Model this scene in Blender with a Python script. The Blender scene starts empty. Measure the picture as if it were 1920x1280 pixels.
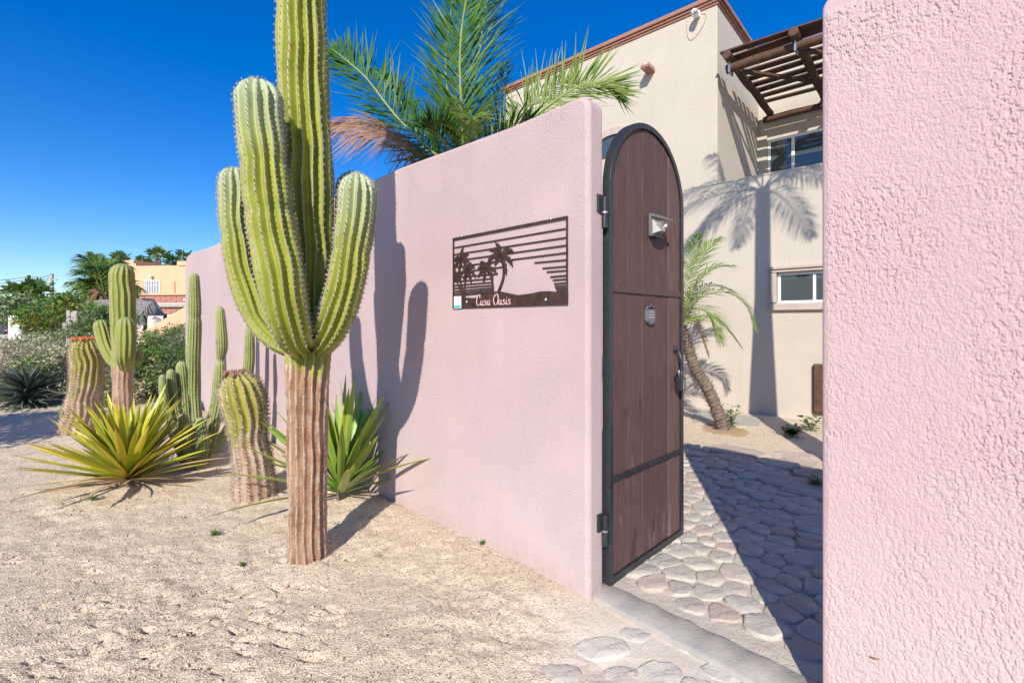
import bpy, bmesh, math, random
import numpy as np
from mathutils import Vector, Matrix, Euler
random.seed(7); np.random.seed(7)
PI = math.pi
SC = bpy.context.scene
COL = SC.collection

# ------------------------------------------------------------------ camera, sky, sun, exposure
F = 900.0; HV = 606.0; CZ = 1.30          # focal length in photo pixels, horizon row, eye height
cam_d = bpy.data.cameras.new('camera'); cam = bpy.data.objects.new('camera', cam_d); COL.objects.link(cam)
cam.location = (0, 0, CZ); cam.rotation_euler = (PI/2, 0, 0)
cam_d.sensor_width = 36; cam_d.lens = F/1920*36; cam_d.shift_y = -(640-HV)/1920
cam_d.clip_start = .05; cam_d.clip_end = 3000
SC.camera = cam
SUN_AZ = math.radians(12); SUN_EL = math.radians(33.5)     # light travels towards +Y and a little +X
wld = bpy.data.worlds.new('World'); SC.world = wld; wld.use_nodes = True
nt = wld.node_tree; nt.nodes.clear()
sky = nt.nodes.new('ShaderNodeTexSky'); sky.sky_type = 'NISHITA'; sky.sun_disc = False
sky.sun_elevation = SUN_EL; sky.sun_rotation = math.radians(180)+SUN_AZ
sky.altitude = 0; sky.air_density = 1.0; sky.dust_density = 0.25; sky.ozone_density = 5.0
hs = nt.nodes.new('ShaderNodeHueSaturation'); hs.inputs['Saturation'].default_value = 1.36; hs.inputs['Value'].default_value = 1.2; hs.inputs['Hue'].default_value = .512
bg = nt.nodes.new('ShaderNodeBackground'); bg.inputs['Strength'].default_value = .12
wo = nt.nodes.new('ShaderNodeOutputWorld')
nt.links.new(sky.outputs[0], hs.inputs['Color']); nt.links.new(hs.outputs[0], bg.inputs[0]); nt.links.new(bg.outputs[0], wo.inputs[0])
sd = bpy.data.lights.new('sun', 'SUN'); sd.energy = 5.0; sd.angle = math.radians(.53); sd.color = (1, .935, .84)
sun = bpy.data.objects.new('sun', sd); COL.objects.link(sun)
LD = Vector((math.sin(SUN_AZ)*math.cos(SUN_EL), math.cos(SUN_AZ)*math.cos(SUN_EL), -math.sin(SUN_EL)))
sun.rotation_euler = LD.to_track_quat('-Z', 'Y').to_euler(); sun.location = (-2, -8, 8)
SC.view_settings.view_transform = 'Standard'; SC.view_settings.look = 'None'
SC.view_settings.gamma = 1; SC.view_settings.exposure = 0.32; SC.view_settings.use_curve_mapping = False

# ------------------------------------------------------------------ plan helpers
def P(u, v, Y): return Vector(((u-960)/F*Y, Y, CZ+(HV-v)/F*Y))
def G(u, v, z=0.0):
    Y = (CZ-z)/((v-HV)/F); return Vector(((u-960)/F*Y, Y, z))
def on(u, A, d):                                   # distance along the line A + s d that is seen at column u
    k = (u-960)/F; return (k*A[1]-A[0])/(d[0]-k*d[1])
WD = Vector((.716, -.698)); WB = Vector((.698, .716))          # along the pink wall (to the right), into the yard
WA = Vector((.36, 2.25))                                        # street corner of the pink wall at the gate
WANG = math.atan2(WD.y, WD.x); BANG = math.atan2(WB.y, WB.x)
def wall_uv(u, v, A=None, d=None):
    A = WA if A is None else A; d = WD if d is None else d
    s = on(u, A, d); Y = A[1]+s*d[1]; return s, CZ+(HV-v)/F*Y
HD = Vector((.75, -.6616)); HB = Vector((.6616, .75))
HP = G(1430, 774).xy
HC = HP + HD*on(1345, HP, HD)                                   # house corner
HANG = math.atan2(HD.y, HD.x)

# ------------------------------------------------------------------ noise for geometry
_tab = np.random.rand(256, 256)
def vnoise(x, y):
    xi = np.floor(x).astype(int); yi = np.floor(y).astype(int); fx = x-xi; fy = y-yi
    fx = fx*fx*(3-2*fx); fy = fy*fy*(3-2*fy)
    a = _tab[xi & 255, yi & 255]; b = _tab[(xi+1) & 255, yi & 255]; c = _tab[xi & 255, (yi+1) & 255]; d = _tab[(xi+1) & 255, (yi+1) & 255]
    return (a*(1-fx)+b*fx)*(1-fy)+(c*(1-fx)+d*fx)*fy-.5
def fbm(x, y, o=4, g=.5):
    s = 0; a = 1; f = 1
    for i in range(o): s = s+a*vnoise(x*f+17*i, y*f+31*i); a *= g; f *= 2.07
    return s

# ------------------------------------------------------------------ object helpers
def tag(o, label=None, cat=None, group=None, kind=None):
    if label: o['label'] = label
    if cat: o['category'] = cat
    if group: o['group'] = group
    if kind: o['kind'] = kind
    return o
def empty(name, loc, rz=0, label=None, cat=None, group=None):
    o = bpy.data.objects.new(name, None); COL.objects.link(o); o.location = loc; o.rotation_euler = (0, 0, rz)
    o.empty_display_size = .1
    return tag(o, label, cat, group)
class MB:
    def __init__(s): s.v = []; s.f = []; s.a = {}; s.mi = []; s.cur = 0
    def add(s, vs, fs, **at):
        n = len(s.v); s.v += [tuple(p) for p in vs]
        for f in fs: s.f.append([i+n for i in f]); s.mi.append(s.cur)
        for k, arr in at.items():
            s.a.setdefault(k, [0.0]*n)
            if len(s.a[k]) < n: s.a[k] += [0.0]*(n-len(s.a[k]))
            s.a[k] += list(arr)
    def box(s, x0, x1, y0, y1, z0, z1, M=None):
        vs = [Vector((x, y, z)) for x in (x0, x1) for y in (y0, y1) for z in (z0, z1)]
        if M: vs = [M @ p for p in vs]
        s.add(vs, [(0,1,3,2),(4,6,7,5),(0,4,5,1),(2,3,7,6),(0,2,6,4),(1,5,7,3)]); return s
    def tube(s, pts, rad, n=6, cap=True):
        pts = [Vector(p) for p in pts]; vs = []; fs = []
        if not hasattr(rad, '__len__'): rad = [rad]*len(pts)
        N = None
        for i, p in enumerate(pts):
            t = (pts[min(i+1, len(pts)-1)]-pts[max(i-1, 0)]).normalized()
            if N is None: N = t.orthogonal().normalized()
            N = (N-t*N.dot(t)).normalized(); B = t.cross(N)
            for k in range(n):
                a = 2*PI*k/n; vs.append(p+(N*math.cos(a)+B*math.sin(a))*rad[i])
        for i in range(len(pts)-1):
            for k in range(n):
                fs.append((i*n+k, i*n+(k+1) % n, (i+1)*n+(k+1) % n, (i+1)*n+k))
        if cap: fs.append(tuple(range(n))[::-1]); fs.append(tuple((len(pts)-1)*n+k for k in range(n)))
        s.add(vs, fs); return s
    def prism(s, poly, h0, h1, axis='y'):           # polygon in (x,z) pushed along y, or (x,y) pushed along z
        n = len(poly)
        f = (lambda p, h: (p[0], h, p[1])) if axis == 'y' else (lambda p, h: (p[0], p[1], h))
        vs = [f(p, h0) for p in poly]+[f(p, h1) for p in poly]
        s.add(vs, [tuple(range(n)), tuple(range(2*n-1, n-1, -1))]+[(i, i+n, (i+1) % n+n, (i+1) % n) for i in range(n)]); return s
    def sphere(s, c, r, nu=10, nv=6):
        c = Vector(c); r = Vector(r) if hasattr(r, '__len__') else Vector((r, r, r)); vs = []; fs = []
        for j in range(nv+1):
            ph = PI*j/nv
            for i in range(nu): th = 2*PI*i/nu; vs.append(c+Vector((r.x*math.sin(ph)*math.cos(th), r.y*math.sin(ph)*math.sin(th), r.z*math.cos(ph))))
        for j in range(nv):
            for i in range(nu): fs.append((j*nu+i, j*nu+(i+1) % nu, (j+1)*nu+(i+1) % nu, (j+1)*nu+i))
        s.add(vs, fs); return s
    def mesh(s, name, mat=None, smooth=False, recalc=True):
        me = bpy.data.meshes.new(name); me.from_pydata(s.v, [], s.f)
        for m in (mat if isinstance(mat, (list, tuple)) else [mat]): me.materials.append(m)
        if isinstance(mat, (list, tuple)): me.polygons.foreach_set('material_index', s.mi)
        for k, arr in s.a.items():
            arr = arr+[0.0]*(len(s.v)-len(arr)); at = me.attributes.new(k, 'FLOAT', 'POINT'); at.data.foreach_set('value', arr)
        if recalc:
            bm = bmesh.new(); bm.from_mesh(me); bmesh.ops.recalc_face_normals(bm, faces=bm.faces); bm.to_mesh(me); bm.free()
        if smooth: me.polygons.foreach_set('use_smooth', [True]*len(me.polygons))
        me.update(); return me
    def build(s, name, mat, parent=None, smooth=False, recalc=True, bevel=0, seg=2):
        o = bpy.data.objects.new(name, s.mesh(name, mat, smooth, recalc)); COL.objects.link(o); o.parent = parent
        if bevel: bev(o, bevel, seg)
        return o
def bev(o, w, seg=2, ang=35):
    m = o.modifiers.new('bevel', 'BEVEL'); m.width = w; m.segments = seg; m.limit_method = 'ANGLE'; m.angle_limit = math.radians(ang)
    o.data.polygons.foreach_set('use_smooth', [True]*len(o.data.polygons))
    try: m.harden_normals = True
    except Exception: pass
def inst(name, me, parent, loc=(0, 0, 0), rot=None, scale=(1, 1, 1), M=None):
    o = bpy.data.objects.new(name, me); COL.objects.link(o); o.parent = parent
    if M is not None: o.matrix_local = M
    else:
        o.location = loc
        if rot is not None: o.rotation_euler = rot
        o.scale = scale
    return o
def catmull(pts, m):
    pts = [np.array(p, float) for p in pts]; P_ = [2*pts[0]-pts[1]]+pts+[2*pts[-1]-pts[-2]]; out = []
    n = len(pts)-1
    for i in range(m):
        t = i/(m-1)*n; k = min(int(t), n-1); t -= k; a, b, c, d = P_[k:k+4]
        out.append(.5*((2*b)+(-a+c)*t+(2*a-5*b+4*c-d)*t*t+(-a+3*b-3*c+d)*t**3))
    return out

# ------------------------------------------------------------------ materials
def col(c): return (c[0], c[1], c[2], 1)
def N(nt, t, **kw):
    n = nt.nodes.new(t)
    for k, v in kw.items(): setattr(n, k, v)
    return n
class MT:
    def __init__(s, name, rough=.85, spec=.3):
        s.m = bpy.data.materials.new(name); s.m.use_nodes = True; s.nt = s.m.node_tree
        s.b = s.nt.nodes['Principled BSDF']; s.b.inputs['Roughness'].default_value = rough
        s.b.inputs['Specular IOR Level'].default_value = spec; s.h = None; s.tc = s.nt.nodes.new('ShaderNodeTexCoord')
    def L(s, a, b): s.nt.links.new(a, b)
    def noise(s, scale, detail=4, rough=.55, stretch=(1, 1, 1), dist=0, gen='Object'):
        mp = s.nt.nodes.new('ShaderNodeMapping'); mp.inputs['Scale'].default_value = stretch
        s.L(s.tc.outputs[gen], mp.inputs[0]); n = s.nt.nodes.new('ShaderNodeTexNoise')
        n.inputs['Scale'].default_value = scale; n.inputs['Detail'].default_value = detail; n.inputs['Roughness'].default_value = rough
        n.inputs['Distortion'].default_value = dist; s.L(mp.outputs[0], n.inputs['Vector']); return n.outputs[0]
    def vor(s, scale, stretch=(1, 1, 1), feature='F1', out='Distance'):
        mp = s.nt.nodes.new('ShaderNodeMapping'); mp.inputs['Scale'].default_value = stretch
        s.L(s.tc.outputs['Object'], mp.inputs[0]); n = s.nt.nodes.new('ShaderNodeTexVoronoi'); n.feature = feature
        n.inputs['Scale'].default_value = scale; s.L(mp.outputs[0], n.inputs['Vector']); return n.outputs[out]
    def ramp(s, x, a, b, c0=(0, 0, 0), c1=(1, 1, 1)):
        r = s.nt.nodes.new('ShaderNodeValToRGB'); r.color_ramp.elements[0].position = a; r.color_ramp.elements[1].position = b
        r.color_ramp.elements[0].color = col(c0); r.color_ramp.elements[1].color = col(c1); s.L(x, r.inputs[0]); return r.outputs[0]
    def mix(s, f, a, b, mode='MIX'):
        n = s.nt.nodes.new('ShaderNodeMix'); n.data_type = 'RGBA'; n.blend_type = mode
        for x, i in ((f, 0), (a, 6), (b, 7)):
            if isinstance(x, (int, float)): n.inputs[i].default_value = x
            elif isinstance(x, tuple): n.inputs[i].default_value = col(x)
            else: s.L(x, n.inputs[i])
        return n.outputs[2]
    def math(s, op, a, b=0.0, c=0.0, clamp=False):
        n = s.nt.nodes.new('ShaderNodeMath'); n.operation = op; n.use_clamp = clamp
        for i, x in enumerate((a, b, c)):
            if isinstance(x, (int, float)): n.inputs[i].default_value = x
            else: s.L(x, n.inputs[i])
        return n.outputs[0]
    def attr(s, name): n = s.nt.nodes.new('ShaderNodeAttribute'); n.attribute_name = name; return n.outputs['Fac']
    def rnd(s): return s.nt.nodes.new('ShaderNodeObjectInfo').outputs['Random']
    def sep(s, gen='Object'):
        n = s.nt.nodes.new('ShaderNodeSeparateXYZ'); s.L(s.tc.outputs[gen], n.inputs[0]); return n.outputs
    def base(s, c):
        if isinstance(c, tuple): s.b.inputs['Base Color'].default_value = col(c)
        else: s.L(c, s.b.inputs['Base Color'])
        return s
    def bump(s, h, dist, strength=1.0):
        n = s.nt.nodes.new('ShaderNodeBump'); n.inputs['Distance'].default_value = dist; n.inputs['Strength'].default_value = strength
        s.L(h, n.inputs['Height'])
        if s.h is not None: s.L(s.h, n.inputs['Normal'])
        s.h = n.outputs[0]; s.L(s.h, s.b.inputs['Normal']); return s
def simple(name, c1, c2=None, scale=8, rough=.8, spec=.3, bs=None, bd=.002, metal=0, vary=0, stretch=(1, 1, 1)):
    t = MT(name, rough, spec); t.b.inputs['Metallic'].default_value = metal
    c = c1
    if c2 is not None: c = t.mix(t.ramp(t.noise(scale, 5, .6, stretch), .3, .7), c1, c2)
    if vary: c = t.mix(vary, c, t.mix(t.rnd(), (0.25, .25, .25), (1, 1, 1)), 'MULTIPLY')
    t.base(c)
    if bs: t.bump(t.noise(bs, 4, .6, stretch), bd)
    return t.m
def stucco(name, c1, c2, drag=.35, sc=55, d=.004, pits=.7, dust=False, cover=(.50, .57), mask=(.35, .6)):
    """float finish: fine grain everywhere, with sparse dragged furrows where grit was pulled through the coat"""
    t = MT(name, .92, .15)
    big = t.ramp(t.noise(1.1, 5, .65), .3, .7); c = t.mix(big, c1, c2)
    vert = t.ramp(t.noise(5, 5, .7, (1, 1, .10)), .52, .78); c = t.mix(t.math('MULTIPLY', vert, .28), c, tuple(x*.84 for x in c1))
    blot = t.ramp(t.noise(9, 6, .75), .58, .75); c = t.mix(t.math('MULTIPLY', blot, .18), c, tuple(x*.8 for x in c1))
    fur = t.ramp(t.noise(sc, 6, .78, (1, 1, drag), 0), cover[0], cover[1]); mk = t.ramp(t.noise(2.2, 4, .6), mask[0], mask[1], (.25, .25, .25), (1, 1, 1))
    if dust:
        dz = t.ramp(t.math('ADD', t.sep()[2], t.math('MULTIPLY', t.noise(2.2, 4, .6), -.7)), -.3, .55, (1, 1, 1), (0, 0, 0)); c = t.mix(t.math('MULTIPLY', dz, .4), c, (.58, .48, .44))
        sp = t.math('MULTIPLY', t.ramp(t.sep()[2], .03, .16, (1, 1, 1), (0, 0, 0)), t.ramp(t.noise(26, 5, .75), .42, .6)); c = t.mix(t.math('MULTIPLY', sp, .6), c, (.45, .34, .26))
    t.base(c); t.bump(t.noise(sc*1.3, 5, .75, (1, 1, .7)), d*.9, .8); t.bump(t.math('MULTIPLY', fur, mk), d, pits)
    return t.m
M = {}
M['pink'] = stucco('pink_stucco', (.475, .355, .353), (.525, .405, .395), .6, 120, .0026, .7, True, (.42, .60), (.35, .6))
M['pink_coarse'] = stucco('pink_stucco_coarse', (.465, .335, .340), (.515, .38, .382), .5, 160, .0009, .5, True, (.42, .60), (.30, .62))
M['cream'] = stucco('cream_stucco', (.50, .44, .365), (.545, .49, .41), .3, 60, .005, .6, False, (.42, .6))
M['orange'] = simple('orange_plaster', (.70, .38, .22), (.74, .44, .27), 1.5, .9, bs=20, bd=.01)
M['white'] = simple('white_paint', (.78, .78, .78), rough=.4)
M['black'] = simple('black_iron', (.016, .017, .02), (.03, .032, .035), 30, .38, .5, bs=60, bd=.0008)
M['brown_iron'] = simple('brown_iron', (.075, .042, .038), (.095, .055, .05), 30, .5, .4, bs=80, bd=.0006)
M['rust'] = simple('brown_rusted_steel', (.035, .02, .016), (.09, .05, .035), 25, .55, .4, metal=.3)
M['steel'] = simple('galvanised_bolt', (.45, .47, .5), rough=.35, metal=.8)
M['cornice'] = simple('terracotta_cornice', (.30, .14, .10), (.36, .18, .13), 5, .8, bs=30, bd=.004)
M['trim'] = simple('grey_cast_stone', (.42, .34, .29), (.5, .41, .35), 6, .9, bs=50, bd=.003)
M['concrete'] = simple('grey_concrete', (.30, .29, .265), (.47, .42, .35), 7, .9, bs=60, bd=.003)
M['glass'] = simple('dark_window_glass', (.06, .075, .08), rough=.04, spec=1.0)
M['curtain'] = simple('pale_curtain', (.45, .47, .46), rough=.9)
M['grey_plastic'] = simple('grey_plastic', (.12, .13, .14), rough=.35, spec=.5)
M['light_lens'] = simple('clear_lens', (.5, .5, .42), (.22, .22, .18), 40, rough=.12, spec=.7)
M['spine'] = simple('pale_spines', (.55, .5, .43), (.35, .3, .26), 40, .7)
M['spine_dark'] = simple('grey_brown_spines', (.40, .33, .27), (.25, .2, .17), 40, .7)
M['twig'] = simple('grey_dry_twigs', (.40, .35, .27), (.26, .22, .16), 9, .9)
M['bark'] = simple('rough_palm_bark', (.24, .19, .15), (.13, .1, .08), 22, .95, bs=45, bd=.012)
M['flower_orange'] = simple('orange_flower', (.75, .2, .05), (.42, .12, .05), 35, .8)
M['flower_pink'] = simple('pink_flower', (.75, .05, .18), rough=.7)
M['dry_flower'] = simple('dry_brown_flower', (.35, .2, .15), (.25, .13, .1), 20, .9)
M['grey_wood'] = simple('weathered_grey_wood', (.42, .38, .35), (.3, .26, .24), 6, .9, bs=30, bd=.004, stretch=(1, 1, .1))
M['thatch'] = simple('grey_thatch', (.27, .25, .24), (.14, .13, .13), 9, .95)
M['brick'] = simple('red_brick', (.4, .17, .13), (.5, .25, .2), 9, .9)
M['tile_grey'] = simple('grey_roof', (.13, .12, .125), (.2, .19, .19), 4, .9)
M['offwhite'] = simple('offwhite_plaster', (.65, .58, .52), (.55, .48, .43), 2, .9)
M['letter'] = simple('pink_cutout_letters', (.64, .42, .42), rough=.9)
M['teal'] = simple('teal_print', (.03, .45, .42), rough=.5)
M['sticker'] = simple('sticker_white', (.75, .8, .8), rough=.4)
M['mark_grey'] = simple('grey_print', (.35, .42, .45), rough=.5)
M['wire'] = simple('dark_cable', (.05, .05, .05), rough=.6)
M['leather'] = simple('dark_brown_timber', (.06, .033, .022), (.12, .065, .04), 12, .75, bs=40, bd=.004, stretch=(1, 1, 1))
def leafmat(name, c1, c2, rough=.45, trans=.25, scale=3, vary=.5):
    t = MT(name, rough, .2)
    c = t.mix(t.ramp(t.noise(scale, 3, .6), .35, .65), c1, c2)
    c = t.mix(t.math('MULTIPLY', t.rnd(), vary), c, c1)
    t.base(c); ts = t.nt.nodes.new('ShaderNodeBsdfTranslucent'); t.L(c, ts.inputs[0]); mx = t.nt.nodes.new('ShaderNodeMixShader')
    mx.inputs[0].default_value = trans; t.L(t.b.outputs[0], mx.inputs[1]); t.L(ts.outputs[0], mx.inputs[2])
    t.L(mx.outputs[0], t.nt.nodes['Material Output'].inputs[0]); return t.m
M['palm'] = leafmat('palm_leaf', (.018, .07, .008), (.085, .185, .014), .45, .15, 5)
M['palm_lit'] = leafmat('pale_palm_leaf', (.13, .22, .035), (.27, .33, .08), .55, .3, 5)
M['palm_dry'] = leafmat('dry_palm_leaf', (.30, .16, .09), (.42, .27, .17), .8, .2, 9)
M['palm_far'] = leafmat('far_palm_leaf', (.06, .13, .03), (.19, .26, .04), .45, .2, 2)
M['rachis'] = simple('yellow_green_rachis', (.30, .33, .10), (.22, .26, .06), 8, .5)
M['olive'] = leafmat('grey_green_leaf', (.14, .22, .09), (.25, .31, .15), .6, .25, 2)
M['bush_green'] = leafmat('bush_leaf', (.07, .16, .03), (.17, .27, .05), .5, .25, 3)
M['bush_yellow'] = leafmat('yellow_green_leaf', (.34, .33, .04), (.20, .22, .04), .5, .25, 3)
M['bush_dry'] = leafmat('dry_shrub_leaf', (.50, .45, .31), (.36, .38, .2), .8, .2, 3)
M['weed'] = leafmat('weed_leaf', (.06, .15, .03), (.14, .26, .06), .5, .25, 9)
# yucca leaves: green blade, yellow towards the rim and brown at the tip
def yuccamat(name, g1, g2, edge, tip):
    t = MT(name, .38, .45); e = t.attr('edge'); a = t.attr('along')
    c = t.mix(t.ramp(t.noise(3, 3, .6, (6, 1, 1)), .35, .65), g1, g2)
    c = t.mix(t.math('MULTIPLY', t.rnd(), .55), c, g2)
    yel = t.math('ADD', t.math('MULTIPLY', t.ramp(e, .45, 1), .8), t.math('MULTIPLY', t.ramp(a, .35, 1), .45), clamp=True)
    yel = t.math('MULTIPLY', yel, t.math('MULTIPLY_ADD', t.rnd(), .6, .4)); c = t.mix(yel, c, edge)
    c = t.mix(t.ramp(a, .93, .99), c, tip); t.base(c); t.bump(t.noise(60, 2, .5, (6, .3, 1)), .0015); return t.m
M['yucca'] = yuccamat('yucca_leaf', (.20, .31, .025), (.32, .40, .04), (.68, .50, .03), (.2, .1, .05))
M['yucca_green'] = yuccamat('yucca_leaf_green', (.13, .27, .035), (.24, .38, .06), (.38, .40, .04), (.1, .07, .04))
M['yucca_old'] = yuccamat('yucca_leaf_yellow', (.58, .44, .03), (.44, .43, .04), (.7, .42, .05), (.4, .25, .15))
M['yucca_dry'] = simple('dry_leaf', (.6, .42, .2), (.45, .33, .2), 12, .8)
M['agave'] = yuccamat('blue_agave_leaf', (.05, .085, .07), (.085, .125, .105), (.16, .18, .13), (.1, .08, .06))
# cactus skin
def cactusmat(name, g1, g2, young, cork1, cork2, felt, fw=.9):
    t = MT(name, .55, .3); r = t.attr('ridge'); a = t.attr('age'); y = t.attr('young')
    g = t.mix(t.ramp(t.noise(7, 5, .65), .3, .7), g1, g2); g = t.mix(y, g, young)
    g = t.mix(t.math('MULTIPLY', t.ramp(t.noise(26, 4, .7), .62, .72), .5), g, cork1)
    ck = t.mix(t.ramp(t.noise(14, 5, .7, (1, 1, .35)), .4, .6), cork2, cork1)
    ck = t.mix(t.math('MULTIPLY', t.ramp(r, .45, .85), t.ramp(t.noise(30, 7, .8, (1, 1, .4)), .42, .56)), ck, (.56, .43, .33)); ck = t.mix(t.math('MULTIPLY', t.ramp(t.noise(11, 6, .75), .56, .66), .7), ck, (.33, .27, .25))
    aa = t.math('ADD', a, t.math('MULTIPLY', t.math('SUBTRACT', t.noise(9, 5, .65, (1.5, 1.5, .6)), .5), 1.8))
    c = t.mix(t.ramp(aa, .42, .58), ck, g)
    fe = t.math('MULTIPLY', t.ramp(r, fw, fw+.06), t.ramp(t.noise(45, 2, .5), .3, .5)); c = t.mix(fe, c, felt); c = t.mix(t.math('MULTIPLY', t.ramp(t.noise(5, 7, .8), .60, .66), .65), c, cork1)
    t.base(c); t.bump(t.noise(60, 4, .6), .002, .6)
    iv = t.math('SUBTRACT', 1.0, a, clamp=True); t.bump(t.math('MULTIPLY', t.noise(18, 6, .75), iv), .016, .9); t.bump(t.math('MULTIPLY', t.noise(26, 4, .7, (.6, .6, 3.5)), iv), .008, .8); return t.m
M['cardon'] = cactusmat('cardon_skin', (.215, .245, .03), (.32, .335, .05), (.37, .43, .27), (.23, .11, .055), (.40, .245, .15), (.40, .33, .26), .86)
M['cardon2'] = cactusmat('cardon_skin_far', (.19, .23, .035), (.27, .29, .055), (.2, .26, .09), (.30, .17, .1), (.42, .29, .2), (.40, .32, .24), .8)
M['barrel'] = cactusmat('barrel_skin', (.24, .24, .03), (.33, .29, .05), (.2, .24, .06), (.34, .21, .14), (.48, .36, .27), (.48, .36, .26), .72)
M['organ'] = cactusmat('organ_pipe_skin', (.15, .20, .045), (.22, .26, .07), (.28, .33, .10), (.16, .18, .08), (.2, .2, .12), (.42, .38, .26), .72)
# gate timber
def plankmat():
    t = MT('brown_stained_planks', .6, .35)
    g = t.noise(9, 6, .7, (9, 1, .5), .5); c = t.mix(t.ramp(g, .3, .7), (.075, .040, .034), (.18, .105, .09))
    c = t.mix(t.math('MULTIPLY', t.rnd(), .6), c, (.055, .028, .026)); c = t.mix(t.math('MULTIPLY', t.ramp(t.noise(22, 5, .7, (9, 1, .3)), .55, .7), .5), c, (.20, .12, .105))
    kn = t.ramp(t.noise(3.2, 2, .5, (2.2, 1, 1)), .63, .72); c = t.mix(t.math('MULTIPLY', kn, .6), c, (.04, .02, .018))
    z = t.sep()[2]; low = t.ramp(z, .0, .75, (1, 1, 1), (0, 0, 0))
    sc = t.math('MULTIPLY', t.ramp(t.noise(16, 8, .85, (1.8, 1, .4)), .55, .62), t.ramp(t.noise(2.3, 3, .6), .45, .65))
    c = t.mix(t.math('MULTIPLY', t.math('MULTIPLY', sc, t.math('MULTIPLY_ADD', low, .75, .22)), 1.0), c, (.34, .27, .25))
    t.base(c); t.bump(t.noise(30, 5, .7, (10, 1, .4)), .0016); return t.m
M['plank'] = plankmat()
def sandmat():
    t = MT('coarse_sand', .95, .15)
    c = t.mix(t.ramp(t.noise(.9, 5, .6), .3, .7), (.68, .55, .385), (.78, .64, .465))
    v = t.vor(150, out='Color'); vv = t.nt.nodes.new('ShaderNodeSeparateColor'); t.L(v, vv.inputs[0])
    c = t.mix(t.ramp(vv.outputs[0], .0, .26, (.85, .85, .85), (0, 0, 0)), c, (.16, .115, .085))
    c = t.mix(t.ramp(vv.outputs[1], .72, 1.0, (0, 0, 0), (.75, .75, .75)), c, (.80, .70, .57))
    p = t.ramp(t.noise(5, 6, .7), .56, .68); c = t.mix(t.math('MULTIPLY', p, .3), c, (.30, .21, .14))
    vd = t.nt.nodes.new('ShaderNodeVectorMath'); vd.operation = 'DISTANCE'; t.L(t.tc.outputs['Object'], vd.inputs[0]); vd.inputs[1].default_value = (.62, 1.86, 0)
    dm = t.ramp(t.math('ADD', vd.outputs['Value'], t.math('MULTIPLY', t.noise(4, 4, .6), .35)), .45, .85, (1, 1, 1), (0, 0, 0))
    c = t.mix(t.math('MULTIPLY', dm, .75), c, t.mix(t.noise(6, 5, .6), (.62, .54, .44), (.74, .66, .55)))
    inv = t.math('MULTIPLY_ADD', dm, -.75, 1.0)
    t.base(c); t.bump(t.math('MULTIPLY', t.noise(30, 6, .75), inv), .013, 1.0); t.bump(t.math('MULTIPLY', t.vor(150), inv), .0045, 1.0); return t.m
M['sand'] = sandmat()
def stonemat(name, c1, c2, c3):
    t = MT(name, .85, .25); c = t.mix(t.ramp(t.noise(6, 6, .65), .3, .7), c1, c2); c = t.mix(t.ramp(t.rnd(), .55, .8), c, c3); c = t.mix(t.math('MULTIPLY', t.ramp(t.rnd(), .0, .3, (1, 1, 1), (0, 0, 0)), .3), c, (.34, .33, .31)); c = t.mix(t.math('MULTIPLY', t.ramp(t.noise(11, 5, .7), .55, .7), .5), c, (.66, .59, .49))
    c = t.mix(t.math('MULTIPLY', t.ramp(t.noise(90, 3, .7), .55, .65), .4), c, tuple(x*.45 for x in c1))
    t.base(c); t.bump(t.noise(12, 5, .62), .016); t.bump(t.noise(70, 3, .6), .0018); return t.m
M['cobble'] = stonemat('cobblestone', (.38, .345, .30), (.56, .50, .42), (.45, .36, .30))
M['flag'] = stonemat('flagstone', (.42, .35, .3), (.52, .43, .36), (.42, .32, .27))
M['dusty'] = stonemat('dusty_stone', (.52, .465, .385), (.62, .565, .475), (.56, .49, .41))
def mortarmat():
    t = MT('sandy_mortar', .95, .15); c = t.mix(t.ramp(t.noise(5, 5, .7), .35, .65), (.64, .56, .46), (.52, .45, .36))
    t.base(c); t.bump(t.noise(20, 6, .75), .014); t.bump(t.vor(190), .002); return t.m
M['mortar'] = mortarmat()
M['soil'] = simple('raked_brown_soil', (.38, .25, .13), (.5, .36, .22), 14, .95, bs=70, bd=.01)

# ------------------------------------------------------------------ GROUND (one sheet to the horizon)
def gz(x, y, detail=True):
    x = np.asarray(x, float); y = np.asarray(y, float)
    n = (x-WA.x)*WB.x+(y-WA.y)*WB.y; s = (x-WA.x)*WD.x+(y-WA.y)*WD.y      # n>0 yard side, s<0 along the wall
    street = 1/(1+np.exp(n*14))
    left = 1/(1+np.exp((s+.12)*12))
    h = -.025+street*left*(.028+.055*np.exp(-np.abs(n)/.35)+.05*np.clip((-s-.8)/3.5, 0, 1)*np.clip(1+n/4, 0, 1))
    h = h+street*(1-left)*.012
    h = h+street*.012*np.clip(-n/1.0, 0, 1)
    h = h+.03*fbm(x*.5, y*.5, 3)*np.clip((np.hypot(x, y)-6)/20, 0, 1)
    h = h+.022*np.exp(-((x+1.11)**2+(y-2.60)**2)/.024)*(1+.5*vnoise(x*22, y*22))
    h = h+street*left*.022*np.exp(-np.clip(-n, 0, 9)/.05)*(1+1.2*vnoise(x*13, y*13))
    if detail:
        k = street*np.clip((-n-.02)/.3, 0, 1)
        h = h+k*(.020*fbm(x*2.6, y*2.6, 3)+.020*fbm(x*11, y*11, 4, .6)*(.3+1.2*np.clip(vnoise(x*1.3+9, y*1.3)+.5, 0, 1)))
        h = h+(1-street)*.006*fbm(x*9, y*9, 3)
    return h
def axis(segs):
    out = []
    for a, b, st in segs: out += list(np.arange(a, b, st))
    return np.array(out+[segs[-1][1]])
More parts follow.
